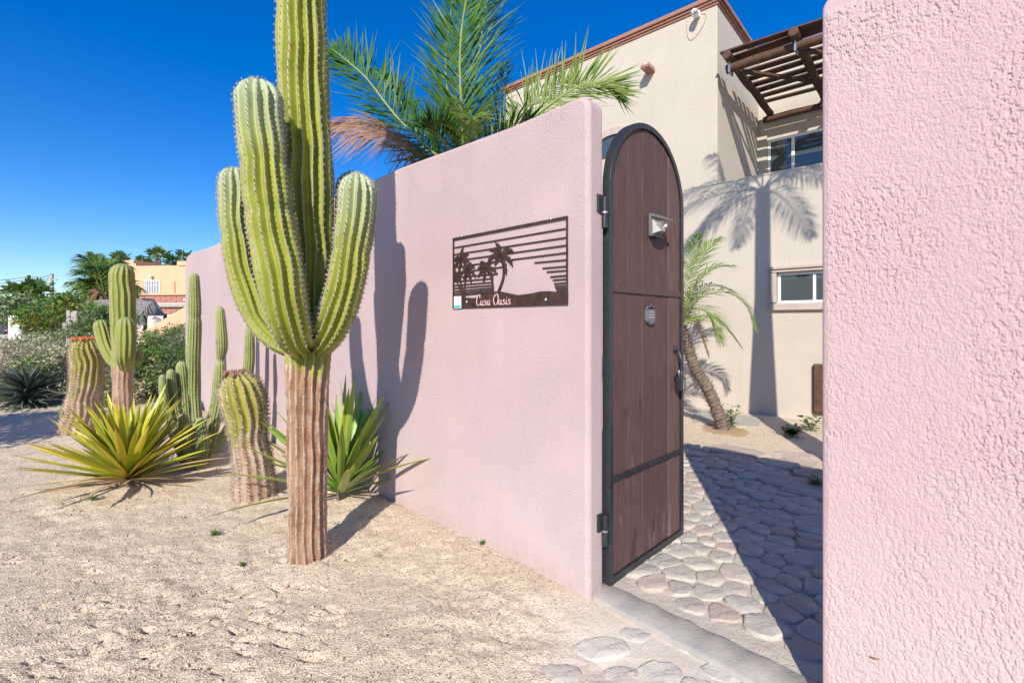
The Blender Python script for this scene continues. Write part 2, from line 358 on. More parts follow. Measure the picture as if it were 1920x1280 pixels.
ax = axis([(-1500, -300, 300), (-300, -60, 40), (-60, -12, 4), (-12, -5, .2), (-5, -3.2, .05), (-3.2, -2.4, .02), (-2.4, .1, .0105), (.1, 1.6, .02), (1.6, 4.5, .04), (4.5, 12, .3), (12, 60, 6), (60, 300, 40), (300, 1500, 300)])
ay = axis([(-60, -4, 8), (-4, 1, .5), (1, 1.2, .05), (1.2, 2.7, .0105), (2.7, 3.6, .02), (3.6, 6, .04), (6, 12, .2), (12, 60, 4), (60, 300, 40), (300, 1500, 300)])
X, Y = np.meshgrid(ax, ay); Z = gz(X, Y)
rr = np.random.RandomState(3)
# tyre and shoe marks pressed into the loose sand
for k in range(170):
    if k < 110: cx, cy = rr.uniform(-1.95, -.75), rr.uniform(1.55, 2.35)
    else: cx, cy = rr.uniform(-3.2, .1), rr.uniform(1.5, 3.2)
    th = rr.uniform(-.5, .3); dx = (X-cx)*math.cos(th)+(Y-cy)*math.sin(th); dy = -(X-cx)*math.sin(th)+(Y-cy)*math.cos(th)
    w = rr.uniform(.018, .05); hh = rr.uniform(.009, .015); cv = dy-dx*dx*3
    Z -= rr.uniform(.010, .022)*np.exp(-(dx/w)**4-(cv/hh)**2); Z += .004*np.exp(-(dx/w)**4-((cv+hh*1.6)/hh)**2)
ny, nx = X.shape
idx = np.arange(nx*ny).reshape(ny, nx)
me = bpy.data.meshes.new('ground')
fa = np.stack([idx[:-1, :-1], idx[:-1, 1:], idx[1:, 1:], idx[1:, :-1]], -1).reshape(-1, 4)
me.vertices.add(nx*ny); me.vertices.foreach_set('co', np.stack([X, Y, Z], -1).astype(np.float32).ravel())
me.loops.add(fa.size); me.loops.foreach_set('vertex_index', fa.astype(np.int32).ravel())
me.polygons.add(len(fa)); me.polygons.foreach_set('loop_start', np.arange(0, fa.size, 4, dtype=np.int32)); me.polygons.foreach_set('loop_total', np.full(len(fa), 4, np.int32))
me.polygons.foreach_set('use_smooth', np.ones(len(fa), bool)); me.materials.append(M['sand']); me.update(calc_edges=True); me.validate()
go = bpy.data.objects.new('ground', me); COL.objects.link(go); tag(go, kind='structure')
def gpt(u, v, z0=.03):
    p = G(u, v, z0); z = float(gz(p.x, p.y)); p = G(u, v, z); p.z = float(gz(p.x, p.y)); return p

# ------------------------------------------------------------------ PINK WALLS
WT = .13; ZT = CZ+(HV-181)/F*2.25+.022
def wall(name, x0, x1, mat, label, r0, r1, zt=ZT):
    e = empty(name, (WA.x, WA.y, 0), WANG, label, 'wall')
    L = []
    L.append((x0, -.3))
    for k in range(7): a = PI-PI/2*k/6; L.append((x0+r0+r0*math.cos(a), zt-r0+r0*math.sin(a)))
    n = int((x1-x0)/.5)
    for k in range(1, n): L.append((x0+(x1-x0)*k/n, zt+.012*math.sin(k*1.7)))
    for k in range(7): a = PI/2-PI/2*k/6; L.append((x1-r1+r1*math.cos(a), zt-r1+r1*math.sin(a)))
    L.append((x1, -.3))
    o = MB().prism(L, 0, WT).build('rendered_face', mat, e); bev(o, .028 if x1 == 0 else .010, 4, 50)
    return e
sL = on(347, WA, WD); sR = on(1541, WA, WD)
wall('pink_wall', sL, 0, M['pink'], 'long pink stucco wall behind the cacti, carrying the metal sign', .22, .07)
pr = wall('pink_wall', sR, 4.6, M['pink_coarse'], 'coarse pink stucco wall filling the right edge, close to the camera', .05, .1, ZT)
# the near face carries its coarse float texture as real relief
px_ = np.concatenate([np.arange(sR+.007, 1.46, .0017), np.arange(1.46, 1.9, .02)]); pz_ = np.concatenate([np.arange(-.1, .08, .02), np.arange(.08, ZT-.05, .0017)])
PX, PZ = np.meshgrid(px_, pz_)
wx = .006*fbm(PX*40, PZ*30, 2); wz = .006*fbm(PX*40+50, PZ*30+9, 2)
grain = fbm(PX*250, PZ*190, 3, .65); fur = fbm((PX+wx*.6)*150, (PZ+wz*.6)*72, 3, .65); lng = np.clip(1-np.abs(fbm((PX+wx*.5)*34, PZ*6, 3, .55))/.022, 0, 1)*np.clip(fbm(PX*9+3, PZ*5, 2)*5, 0, 1); den = np.clip(.35+2.2*fbm(PX*5, PZ*2.6, 3)+.5*(PX-sR), 0.0, 1)
dd_ = -.0019*grain-.0002+.0034*np.clip((fur-.10)/.10, 0, 1)*(.30+.70*den)+.0022*lng+.0010*np.clip(fbm(PX*30, PZ*22, 2)+.1, 0, 1)
eg = np.clip((PX-px_[0])/.012, 0, 1)*np.clip((ZT-.052-PZ)/.02, 0, 1); PY = -.0046+dd_*eg+.0040*(1-eg)
nz_, nx_ = PX.shape; ii = np.arange(nx_*nz_).reshape(nz_, nx_); fa = np.stack([ii[:-1, :-1], ii[:-1, 1:], ii[1:, 1:], ii[1:, :-1]], -1).reshape(-1, 4)
me = bpy.data.meshes.new('float_coat'); me.vertices.add(nx_*nz_); me.vertices.foreach_set('co', np.stack([PX, PY, PZ], -1).astype(np.float32).ravel())
me.loops.add(fa.size); me.loops.foreach_set('vertex_index', fa.astype(np.int32).ravel()); me.polygons.add(len(fa))
me.polygons.foreach_set('loop_start', np.arange(0, fa.size, 4, dtype=np.int32)); me.polygons.foreach_set('loop_total', np.full(len(fa), 4, np.int32)); me.polygons.foreach_set('use_smooth', np.ones(len(fa), bool))
me.materials.append(M['pink_coarse']); me.update(calc_edges=True); me.validate(); fo = bpy.data.objects.new('float_coat', me); COL.objects.link(fo); fo.parent = pr
p = wall_uv(1632, 1226)
e = MB().tube([(p[0], -.010, p[1]-.002), (p[0]+.014, -.013, p[1]), (p[0]+.026, -.010, p[1]+.003)], [.0015, .0035, .001], 5)
o = e.build('dry_leaf_scrap', M['palm_dry'], None, True); o.matrix_world = Matrix.Translation((WA.x, WA.y, 0)) @ Matrix.Rotation(WANG, 4, 'Z')
tag(o, 'tiny brown dry leaf stuck low on the coarse pink wall', 'leaf')

# ------------------------------------------------------------------ THRESHOLD, COBBLED PATH, FLAGSTONES
ti0 = G(1145, 1097, .0).xy; ti1 = G(1502, 1267, .0).xy; to0 = G(1116, 1122, .0).xy; to1 = G(1405, 1276, .0).xy
def ext(a, b, k): return a+(b-a)*k
m = MB(); nseg = 24; vs = []; fs = []
for i in range(nseg+1):
    t = i/nseg; a = ext(ti0, ti1, -.08+t*1.5); b = ext(to0, to1, -.05+t*1.62)
    wv = .006*math.sin(i*1.9)+.004*math.sin(i*4.1)
    dd = (b-a).normalized()
    for q, z in ((a, -.06), (a+dd*wv, .006), (a+dd*.006, .010), (b-dd*(.008+wv), .007), (b, .002), (b+dd*.004, -.06)): vs.append((q.x, q.y, z))
for i in range(nseg):
    for k in range(5): fs.append((i*6+k, i*6+k+1, (i+1)*6+k+1, (i+1)*6+k))
fs += [tuple(range(6)), tuple(nseg*6+k for k in range(6))[::-1]]
m.add(vs, fs); o = m.build('threshold_strip', M['concrete'], None, True); tag(o, kind='structure')

path_poly = [(.50, 2.38), (1.02, 1.82), (1.35, 1.55), (1.52, 2.2), (1.66, 2.55), (1.80, 2.80), (1.98, 3.15), (2.14, 3.6), (2.18, 4.0), (2.16, 4.35), (2.05, 4.85), (1.75, 5.15), (1.35, 5.15), (1.2, 4.6), (1.1, 3.8), (.85, 3.0)]
def inside(p, poly):
    c = False; j = len(poly)-1
    for i in range(len(poly)):
        a, b = poly[i], poly[j]
        if (a[1] > p[1]) != (b[1] > p[1]) and p[0] < (b[0]-a[0])*(p[1]-a[1])/(b[1]-a[1])+a[0]: c = not c
        j = i
    return c
pm = bmesh.new()
vv = [pm.verts.new((x, y, 0)) for x, y in path_poly]; f = pm.faces.new(vv); f.normal_update()
if f.normal.z < 0: f.normal_flip()
r = bmesh.ops.extrude_face_region(pm, geom=[f]); 
for v in r['geom']:
    if isinstance(v, bmesh.types.BMVert): v.co.z -= .1
bmesh.ops.recalc_face_normals(pm, faces=pm.faces)
me = bpy.data.meshes.new('cobbled_path'); pm.to_mesh(me); pm.free(); me.materials.append(M['mortar'])
path_o = bpy.data.objects.new('cobbled_path', me); COL.objects.link(path_o); tag(path_o, kind='structure')
def clip(poly, p, n):
    out = []
    for i in range(len(poly)):
        a = poly[i]; b = poly[(i+1) % len(poly)]; da = (a[0]-p[0])*n[0]+(a[1]-p[1])*n[1]; db = (b[0]-p[0])*n[0]+(b[1]-p[1])*n[1]
        if da <= 0: out.append(a)
        if (da < 0) != (db < 0) and da != db: t = da/(da-db); out.append((a[0]+(b[0]-a[0])*t, a[1]+(b[1]-a[1])*t))
    return out
def voronoi_cells(pts, R_):
    pts = np.array(pts); cells = []
    for i, p in enumerate(pts):
        poly = [(p[0]+R_*math.cos(a), p[1]+R_*math.sin(a)) for a in np.linspace(0, 2*PI, 12, endpoint=False)]
        d = np.hypot(*(pts-p).T); nb = np.argsort(d)[1:14]
        for j in nb:
            if d[j] > 2*R_: continue
            q = pts[j]; mid = (p+q)/2; poly = clip(poly, mid, q-p)
            if len(poly) < 3: break
        cells.append(poly)
    return cells
def stone_mesh(poly, shrink, h, rnd, chaikin=2, base=-.03):
    c = np.mean(poly, 0); q = [c+(np.array(a)-c)*shrink for a in poly]
    for k in range(chaikin):
        q2 = []
        for i in range(len(q)): a = q[i]; b = q[(i+1) % len(q)]; q2 += [a*.75+b*.25, a*.25+b*.75]
        q = q2
    if len(q) > 18: q = q[::2]
    n = len(q); mb = MB(); vs = []; R0 = float(np.mean([np.hypot(*(a-c)) for a in q]))
    q = [a+(a-c)/max(1e-6, R0)*rnd.uniform(-.11, .11)*R0 for a in q]
    tx, ty = rnd.uniform(-.06, .06), rnd.uniform(-.06, .06)
    for sc_, z in ((1.02, base), (1.0, h*.45), (.975, h*.85), (.88, h*1.0)):
        for a in q:
            dd = (a-c)*sc_; zz = z+(dd[0]*tx+dd[1]*ty if z > 0 else 0)+(rnd.uniform(-.2, .2)*h if z > 0 else 0); vs.append((dd[0], dd[1], zz))
    vs.append((0, 0, h)); fs = []
    for k in range(3):
        for i in range(n): fs.append((k*n+i, k*n+(i+1) % n, (k+1)*n+(i+1) % n, (k+1)*n+i))
    for i in range(n): fs.append((3*n+i, 3*n+(i+1) % n, 4*n))
    mb.add(vs, fs); return mb, c
rn = random.Random(5); pts = []
for k in range(60000):
    p = (rn.uniform(.4, 2.3), rn.uniform(1.4, 5.3))
    rad = .098+.075*rn.random()
    if inside(p, path_poly) and all((p[0]-a[0])**2+(p[1]-a[1])**2 > rad*rad*1.1 for a in pts): pts.append(p)
cells = voronoi_cells(pts, .16)
for p, poly in zip(pts, cells):
    if len(poly) < 4: continue
    poly = [a for a in poly]
    mb, c = stone_mesh(poly, rn.uniform(.91, .99), rn.uniform(.006, .022), rn, 1)
    if (ti1-ti0).normalized().cross(Vector(c)-ti0) < .06: continue
    inst('cobblestone', mb.mesh('cobblestone', M['cobble'], True), path_o, (c[0], c[1], 0))
# stones set flush in the apron in front of the threshold
apron = empty('stone_apron', (0, 0, 0)); tag(apron, kind='structure')
for (u, v, ru, rv) in [(1490, 1225+48, .11, .08), (1375, 1262, .12, .07), (1235, 1262, .10, .07), (1130, 1215, .12, .08), (1300, 1210, .09, .06), (1190, 1190, .07, .05), (1050, 1262, .09, .06), (1165, 1262, .07, .05), (1420, 1290, .08, .05), (1310, 1290, .08, .05), (1250, 1172, .05, .04)]:
    p = gpt(u, v, .0); q = [(ru*math.cos(a)*rn.uniform(.85, 1.1), rv*math.sin(a)*rn.uniform(.85, 1.1)) for a in np.linspace(0, 2*PI, 9, endpoint=False)]
    mb, c = stone_mesh(q, 1, .012, rn, 1); inst('cobblestone', mb.mesh('cobblestone', M['dusty'], True), apron, (p.x, p.y, p.z-.007))
# irregular flagstones crossing the yard
fl = empty('flagstone_path', (0, 0, 0)); tag(fl, kind='structure')
pts = []
def flag_in(p):
    s = (p[0]-2.0)*HD.x+(p[1]-4.8)*HD.y; n = (p[0]-2.0)*HB.x+(p[1]-4.8)*HB.y
    return 0 < s < 3.5 and -.55 < n < .35
for k in range(9000):
    p = (rn.uniform(1.6, 5), rn.uniform(2, 5.6))
    if flag_in(p) and not inside(p, path_poly) and all(math.hypot(p[0]-a[0], p[1]-a[1]) > .30 for a in pts): pts.append(p)
for p, poly in zip(pts, voronoi_cells(pts, .3)):
    if len(poly) < 4: continue
    mb, c = stone_mesh(poly, .94, .022, rn, 1, -.05); inst('flagstone', mb.mesh('flagstone', M['flag'], False), fl, (c[0], c[1], -.012))
# pebbles: real grit lying on the sand
mb = MB(); rg = random.Random(11)
for k in range(11000):
    y = 1.35+3.2*rg.random()**1.6; x = rg.uniform(-1.15*y, .45*y if y < 2.3 else .1)
    n_ = (x-WA.x)*WB.x+(y-WA.y)*WB.y
    if n_ > -.02 or math.hypot(x-.62, y-1.86) < .55: continue
    r_ = rg.uniform(.002, .0055)*(1.0 if rg.random() < .96 else 2.2); z = float(gz(x, y))+r_*.3
    a = rg.random()*6; vs = [Vector((x+r_*math.cos(a+t)*rg.uniform(.7, 1.2), y+r_*math.sin(a+t)*rg.uniform(.7, 1.2), z)) for t in (0, 2.1, 4.2)]+[Vector((x, y, z+r_*.9)), Vector((x, y, z-r_*.7))]
    mb.add(vs, [(0, 1, 3), (1, 2, 3), (2, 0, 3), (1, 0, 4), (2, 1, 4), (0, 2, 4)])
o = mb.build('sand_grit', simple('grit', (.62, .5, .38), (.4, .3, .22), 60, .9), None, False, False); tag(o, 'coarse granite grit scattered over the sand', 'grit', kind='stuff')

r_ = random.Random(55); pbm = []
for v_ in range(5):
    m = MB(); m.sphere((0, 0, 0), 1, 7, 4); m.v = [(x*r_.uniform(.8, 1.15), y*r_.uniform(.8, 1.15), z*.6) for x, y, z in m.v]; pbm.append(m)
m = MB()
for k in range(520):
    y = 1.4+3.4*r_.random()**1.5; x = r_.uniform(-1.15*y, .3)
    if (x-WA.x)*WB.x+(y-WA.y)*WB.y > -.04: continue
    sz_ = r_.uniform(.004, .011); a = r_.random()*6.28; z = float(gz(x, y)); b_ = pbm[k % 5]
    m.add([(x+sz_*(p[0]*math.cos(a)-p[1]*.7*math.sin(a)), y+sz_*(p[0]*math.sin(a)+p[1]*.7*math.cos(a)), z+sz_*.2+sz_*p[2]) for p in b_.v], b_.f)
tag(m.build('pebbles', simple('pebble', (.55, .46, .37), (.33, .27, .22), 25, .85), None, True, False), 'small loose pebbles strewn over the sand', 'pebbles', kind='stuff')
m = MB()
for k in range(46):
    y = 1.5+3*r_.random()**1.3; x = r_.uniform(-1.1*y, .0)
    if (x-WA.x)*WB.x+(y-WA.y)*WB.y > -.06: continue
    z = float(gz(x, y))+.006; a = r_.random()*6.28; l = r_.uniform(.02, .07); d = Vector((math.cos(a), math.sin(a), 0))
    p = Vector((x, y, z)); m.tube([p, p+d*l*.5+Vector((-d.y, d.x, .3))*l*.12, p+d*l], [.0018, .0016, .0008], 4)
tag(m.build('twigs', M['twig'], None, False, False), 'thin dry twigs lying on the sand', 'twigs', kind='stuff')

# ------------------------------------------------------------------ GATE
GH = WA+WB*.135+WD*.030; GW = .807; GT = 2.345; GR = GW/2; GB = .03
gate = empty('wooden_gate', (GH.x, GH.y, GB), BANG, 'arched brown plank gate in a black iron frame, standing open', 'gate')
def arch(off, n=28):
    r = GR-off; cx = GR; zs = GT-GR
    return [(off, off)]+[(cx+r*math.cos(PI-PI*k/n), zs+r*math.sin(PI-PI*k/n)) for k in range(n+1)]+[(GW-off, off)]
TH = .045
def ring(name, o0, o1, y0, y1, mat):
    A = arch(o0); B = arch(o1); n = len(A); m = MB()
    vs = [(p[0], y, p[1]) for (pl, y) in ((A, y0), (B, y0), (B, y1), (A, y1)) for p in pl]; fs = []
    for k in range(4):
        for i in range(n): fs.append((k*n+i, k*n+(i+1) % n, ((k+1) % 4)*n+(i+1) % n, ((k+1) % 4)*n+i))
    m.add(vs, fs); o = m.build(name, mat, gate); bev(o, .002, 2, 50); return o
ring('frame', 0, .030, 0, TH, M['black'])
iw = GW-.066; nP = 5; edges = [.033+iw*k/nP for k in range(nP+1)]
for k in range(nP):
    x0, x1 = edges[k]+.0018, edges[k+1]-.0018; r = GR-.032; zs = GT-GR; poly = [(x0, .033)]
    poly.append((x1, .033))
    for q in range(9):
        x = x1+(x0-x1)*q/8; poly.append((x, zs+math.sqrt(max(0, r*r-(x-GR)**2))))
    o = MB().prism(poly, .010+.002*(k % 2), .034).build('plank', M['plank'], gate); bev(o, .0025, 2, 50)
zr1 = CZ+(HV-541)/F*2.37-GB; zr2 = CZ+(HV-897)/F*2.37-GB
for z, h, mt in ((zr1, .032, M['brown_iron']), (zr2, .03, M['black'])):
    ro = MB().box(.031, GW-.031, .003, .012, z-h/2, z+h/2).build('rail', mt, gate); bev(ro, .001)
    for k in range(5):
        b = MB().sphere((.06+k*(GW-.12)/4, .002, z), (.006, .004, .006), 8, 5).build('bolt', mt, ro, True)
for z, du in ((CZ+(HV-400)/F*2.33-GB, 0), (CZ+(HV-992)/F*2.33-GB, 1)):
    h = MB(); hx, hy = -.026, .014
    h.tube([(hx, hy, z-.075), (hx, hy, z+.075)], .014, 14); ho = h.build('hinge', M['black'], gate, False); bev(ho, .002)
    k2 = MB().tube([(hx, hy, z-.004), (hx, hy, z+.004)], .0165, 14).build('knuckle_washer', M['steel'], ho)
    pl = MB().box(hx-.045, hx-.004, .020, .031, z+.0, z+.085).build('hinge_plate', M['black'], ho, bevel=.003)
    MB().box(hx, .004, hy-.004, hy+.004, z-.07, z+.07).build('hinge_strap', M['black'], ho)
hx, hz = wall_uv(1268, 680, GH, WB); hz -= GB
h = MB().tube([(hx, .004, hz-.075), (hx, -.02, hz-.06), (hx, -.035, hz), (hx, -.02, hz+.06), (hx, .004, hz+.075)], [.009, .007, .0085, .007, .009], 8)
h.box(hx-.012, hx+.012, .0, .009, hz+.06, hz+.10); h.box(hx-.012, hx+.012, .0, .009, hz-.1, hz-.06)
h.build('handle', M['black'], gate, True)
def on_gate(name, u, v, label, cat):
    x, z = wall_uv(u, v, GH, WB); p = GH+WB*x; return empty(name, (p.x, p.y, z), BANG, label, cat)
lk = on_gate('key_lockbox', 1269, 718, 'small black and grey key lockbox hanging from the gate handle', 'lockbox')
MB().box(-.026, .026, -.045, -.002, -.042, .036).build('body', M['black'], lk, bevel=.006, seg=3)
MB().box(-.019, .019, -.050, -.0455, -.034, .028).build('cover', M['grey_plastic'], lk, bevel=.004, seg=2)
MB().tube([(-.014, -.02, .034), (-.014, -.02, .07), (-.008, -.02, .08), (.008, -.02, .08), (.014, -.02, .07), (.014, -.02, .034)], .004, 8).build('shackle', M['steel'], lk, True)
lp = on_gate('solar_lamp', 1227, 424, 'wedge-shaped grey solar lamp with clear lens high on the gate', 'lamp')
MB().box(-.058, .058, -.012, .006, -.062, .062).build('back_plate', M['grey_plastic'], lp, bevel=.004)
vs = [(-.046, -.012, -.048), (.046, -.012, -.048), (.046, -.012, .04), (-.046, -.012, .04), (-.022, -.05, -.034), (.022, -.05, -.034), (.042, -.062, .022), (-.042, -.062, .022)]
m = MB(); m.add(vs, [(0, 1, 5, 4), (1, 2, 6, 5), (3, 0, 4, 7), (4, 5, 6, 7)]); m.build('lens', M['light_lens'], lp)
m = MB(); m.add([(-.058, -.012, .062), (.058, -.012, .062), (.058, -.012, .044), (-.058, -.012, .044), (-.056, -.078, .034), (.056, -.078, .034), (.056, -.078, .020), (-.056, -.078, .020)], [(0, 1, 5, 4), (3, 2, 6, 7), (0, 3, 7, 4), (1, 2, 6, 5), (4, 5, 6, 7), (0, 1, 2, 3)]); m.build('solar_panel', M['grey_plastic'], lp)
MB().sphere((.012, -.058, -.004), (.012, .01, .012), 12, 8).build('sensor', M['white'], lp, True)
MB().box(-.05, .05, -.03, -.012, -.068, -.058).build('lower_lip', M['black'], lp, bevel=.002)
pq = on_gate('metal_plaque', 1220, 590, 'small ornate dark metal plaque in the middle of the gate', 'plaque')
MB().prism([(-.045, -.03), (-.02, -.044), (0, -.048), (.02, -.044), (.045, -.03), (.045, .03), (-.045, .03)], -.004, .012).build('plate', M['grey_plastic'], pq, bevel=.002)
m = MB()
for zz in (.014, .0, -.014): m.box(-.034+.004*(zz == .0), .034-.004*(zz == .0), -.0065, -.0035, zz-.0035, zz+.0035)
m.build('worn_lettering', M['steel'], pq)
MB().tube([(-.05, 0, .03), (-.034, -.002, .045), (-.018, -.002, .038), (0, -.002, .056), (.018, -.002, .038), (.034, -.002, .045), (.05, 0, .03)], [.004, .005, .004, .006, .004, .005, .004], 6).build('scroll', M['grey_plastic'], pq, True)
MB().tube([(-.05, 0, -.03), (-.03, -.002, -.046), (0, -.002, -.052), (.03, -.002, -.046), (.05, 0, -.03)], .003, 6).build('scroll', M['grey_plastic'], pq, True)

# ------------------------------------------------------------------ METAL SIGN on the pink wall
x0, zb0 = wall_uv(851, 578); x1, zt1 = wall_uv(1066, 406); zb = (zb0+wall_uv(1068, 572)[1])/2; zt = (zt1+wall_uv(848, 447)[1])/2
SW, SH = x1-x0, zt-zb
q0 = WA+WD*x0
sg = empty('metal_sign', (q0.x, q0.y, zb), WANG, 'brown cut-out metal sign with palm trees, reading Casa Oasis', 'sign')
def cv(px, py):
    q = (px-175)/(1392-175); t = q/(1.28-q*.28); top = 390-245*q; bot = 1118-40*q
    return (t*SW, (bot-py)/(bot-top)*SH)
Y0, Y1 = -.0075, -.0035
def flat(poly, name, mat, y0=Y0, y1=Y1, parent=sg): return MB().prism(poly, y0, y1).build(name, mat, parent)
fw = .008
for (a, b, c, d) in ((0, SW, SH-.012, SH), (0, fw, 0, SH-.012), (SW-fw, SW, 0, SH-.012)):
    MB().box(a, b, Y0-.003, Y1, c, d).build('frame_bar', M['rust'], sg)
lines = []
for l, r_ in ((488, 275), (558, 370), (625, 452)): lines.append(((180, l), (1388, r_)))
lines += [((180, 690), (835, 600)), ((925, 590), (1388, 530))]
for a, b, c in ((1145, 625, 605), (1210, 687, 672), (1243, 727, 716), (1270, 780, 768), (1288, 815, 806), (1297, 853, 846), (1303, 882, 877), (1310, 908, 904), (1315, 931, 928)): lines.append(((a, b), (1388, c)))
for l, r_, x in ((745, 668, 835), (795, 740, 790), (838, 790, 740), (878, 830, 735), (908, 862, 732), (938, 890, 730), (962, 915, 728), (985, 938, 726)): lines.append(((182, l), (x, r_)))
for a, b in lines:
    A = cv(*a); B = cv(*b); hw = .0034
    flat([(A[0], A[1]-hw), (B[0], B[1]-hw), (B[0], B[1]+hw), (A[0], A[1]+hw)], 'sunset_bar', M['rust'], Y0+.0005, Y1+.0005)
dune = [cv(*p) for p in ((178, 985), (330, 1000), (520, 1002), (620, 955), (700, 938), (770, 930), (850, 934), (920, 950), (1000, 970), (1100, 957), (1200, 932), (1260, 930), (1330, 945), (1394, 950))]
flat([(0, 0), (SW, 0)]+dune[::-1], 'dune_plate', M['rust'], Y0-.001, Y1)
def sign_palm(cx, cy, trunk, fr, parent_name='palm_cutout', lw=1.0):
    m = MB(); C = Vector(cv(cx, cy)); T = catmull([cv(*p) for p in trunk], 10)
    l = []; r_ = []
    for i, p in enumerate(T):
        d = Vector(T[min(i+1, 9)])-Vector(T[max(i-1, 0)]); n = Vector((-d[1], d[0])).normalized()*(.0035+.004*i/9)*lw; l.append((p[0]+n.x, p[1]+n.y)); r_.append((p[0]-n.x, p[1]-n.y))
    for i in range(9): m.prism([l[i], l[i+1], r_[i+1], r_[i]], Y0-.001, Y1-.0005)
    for tx, ty, bow in fr:
        E = Vector(cv(cx+tx, cy+ty)); d = E-C; n = Vector((-d.y, d.x))*bow; mid = (C+E)/2+n; k = 9; prev = None
        for i in range(k+1):
            t = i/k; p = C*(1-t)**2+mid*2*t*(1-t)+E*t*t; w = (.0095*math.sin(PI*min(1, t*1.02+.03))**.7+.0015)*lw*(1.25 if i % 2 else .7)
            dd = ((mid-C)*(1-t)+(E-mid)*t).normalized(); nn = Vector((-dd.y, dd.x)); cur = (p+nn*w, p-nn*w)
            if prev: m.prism([tuple(prev[0]), tuple(cur[0]), tuple(cur[1]), tuple(prev[1])], Y0-.001, Y1-.0005)
            prev = cur
    m.build(parent_name, M['rust'], sg)
sign_palm(820, 545, [(825, 560), (850, 650), (855, 780), (800, 940)], [(-55, -140, -.25), (-130, -55, -.3), (-150, 85, -.35), (-60, 110, -.2), (145, -30, .4), (130, 120, .3), (65, 210, .15)], lw=1.25)
sign_palm(315, 605, [(315, 610), (285, 720), (300, 850), (350, 990)], [(30, -135, .3), (105, -60, .35), (-120, 0, -.35), (-125, 90, -.2), (-50, 130, 0), (120, 30, .35), (90, 90, .2)])
sign_palm(405, 710, [(405, 715), (380, 800), (360, 900), (362, 990)], [(55, -85, .3), (105, -30, .35), (115, 80, .3), (55, 150, .1), (-60, 120, -.1), (-105, 60, -.3), (-80, -20, -.3)], lw=.9)
sign_palm(650, 685, [(650, 690), (705, 760), (735, 850), (738, 945)], [(-70, -75, -.3), (-105, 10, -.35), (-95, 100, -.2), (-30, 155, 0), (95, -70, .3), (135, 55, .3), (90, 120, .25)], lw=.95)
sign_palm(200, 790, [(200, 800), (255, 860), (300, 930), (320, 995)], [(10, -90, .2), (85, -30, .3), (70, 45, .3), (-20, 60, 0)], lw=.9)
for u, v in ((868, 443), (1035, 411), (878, 566), (1026, 562)):
    a, b = wall_uv(u, v); MB().sphere((a-x0, Y0-.005, b-zb), (.009, .006, .009), 10, 6).build('bolt', M['steel'], sg, True)
# lettering, drawn as pen strokes
def stroke(parent, pts, w0, w1, name='letter'):
    m = MB(); T = catmull(pts, 14*max(1, len(pts)//3)); k = len(T); L_ = []
    for i, p in enumerate(T):
        d = Vector(T[min(i+1, k-1)])-Vector(T[max(i-1, 0)]); d = d.normalized(); w = w0+(w1-w0)*abs(d.y)**1.5; n = Vector((-d.y, d.x))*w; L_.append((Vector(p)+n, Vector(p)-n))
    for i in range(k-1): m.prism([tuple(L_[i][0]), tuple(L_[i+1][0]), tuple(L_[i+1][1]), tuple(L_[i][1])], Y0-.0035, Y0-.0018)
    return m
def glyph(ch, ox, oy, h):
    G_ = {'C': [[(.62, .86), (.5, 1.0), (.28, .86), (.16, .5), (.24, .14), (.45, .0), (.68, .14)], [(.62, .86), (.56, .76), (.64, .70)]],
          'O': [[(.42, 1.0), (.14, .8), (.08, .4), (.3, .02), (.56, .1), (.68, .5), (.56, .88), (.42, 1.0)], [(.42, 1.0), (.24, .9), (.32, .78)]],
          'a': [[(.36, .42), (.16, .42), (.06, .2), (.16, .02), (.3, .1), (.38, .42)], [(.38, .42), (.36, .1), (.42, .0), (.5, .08)]],
          's': [[(.34, .4), (.2, .46), (.12, .34), (.28, .2), (.3, .06), (.16, .0), (.04, .08)]],
          'i': [[(.12, .42), (.1, .12), (.16, .0), (.26, .08)], [(.13, .6), (.15, .64)]]}
    mm = MB()
    for st in G_[ch]:
        s_ = stroke(None, [(ox+(x+.12*y)*h, oy+y*h) for x, y in st], h*.018, h*.05); mm.add(s_.v, s_.f)
    mm.build('letter', M['letter'], sg)
bx, by = cv(520, 1095); ex, ey = cv(935, 1085); hL = .062; sc_ = (ex-bx)/(hL*4.0)
xx = bx
adv = {'C': .66, 'O': .70, 'a': .50, 's': .40, 'i': .28}
tot = sum(adv[c] for c in 'CasaOasis')*hL+.3*hL; fct = (ex-bx)/tot; hh = hL*fct
for c in 'Casa Oasis':
    if c == ' ': xx += .3*hh; continue
    glyph(c, xx, by+.006, hh); xx += adv[c]*hh
a = cv(203, 992); b = cv(315, 1113)
st = MB().box(a[0], b[0], Y0-.0045, Y0-.0012, b[1], a[1]).build('sticker', M['sticker'], sg); st['label'] = 'small white and teal security sticker'
MB().box(a[0]+.003, b[0]-.003, Y0-.0056, Y0-.0047, b[1]+.003, b[1]+.018).build('teal_band', M['teal'], st)
m = MB(); w = (b[0]-a[0])
for k in range(3):
    xk = a[0]+.008+k*w*.3; m.box(xk, xk+.003, Y0-.0056, Y0-.0047, b[1]+.045, a[1]-.008); m.box(xk+.008, xk+.011, Y0-.0056, Y0-.0047, b[1]+.045, a[1]-.008); m.box(xk+.0035, xk+.0075, Y0-.0056, Y0-.0047, b[1]+.055, b[1]+.058)
m.box(a[0]+.006, b[0]-.006, Y0-.0056, Y0-.0047, b[1]+.028, b[1]+.032); m.build('faded_print', M['mark_grey'], st)

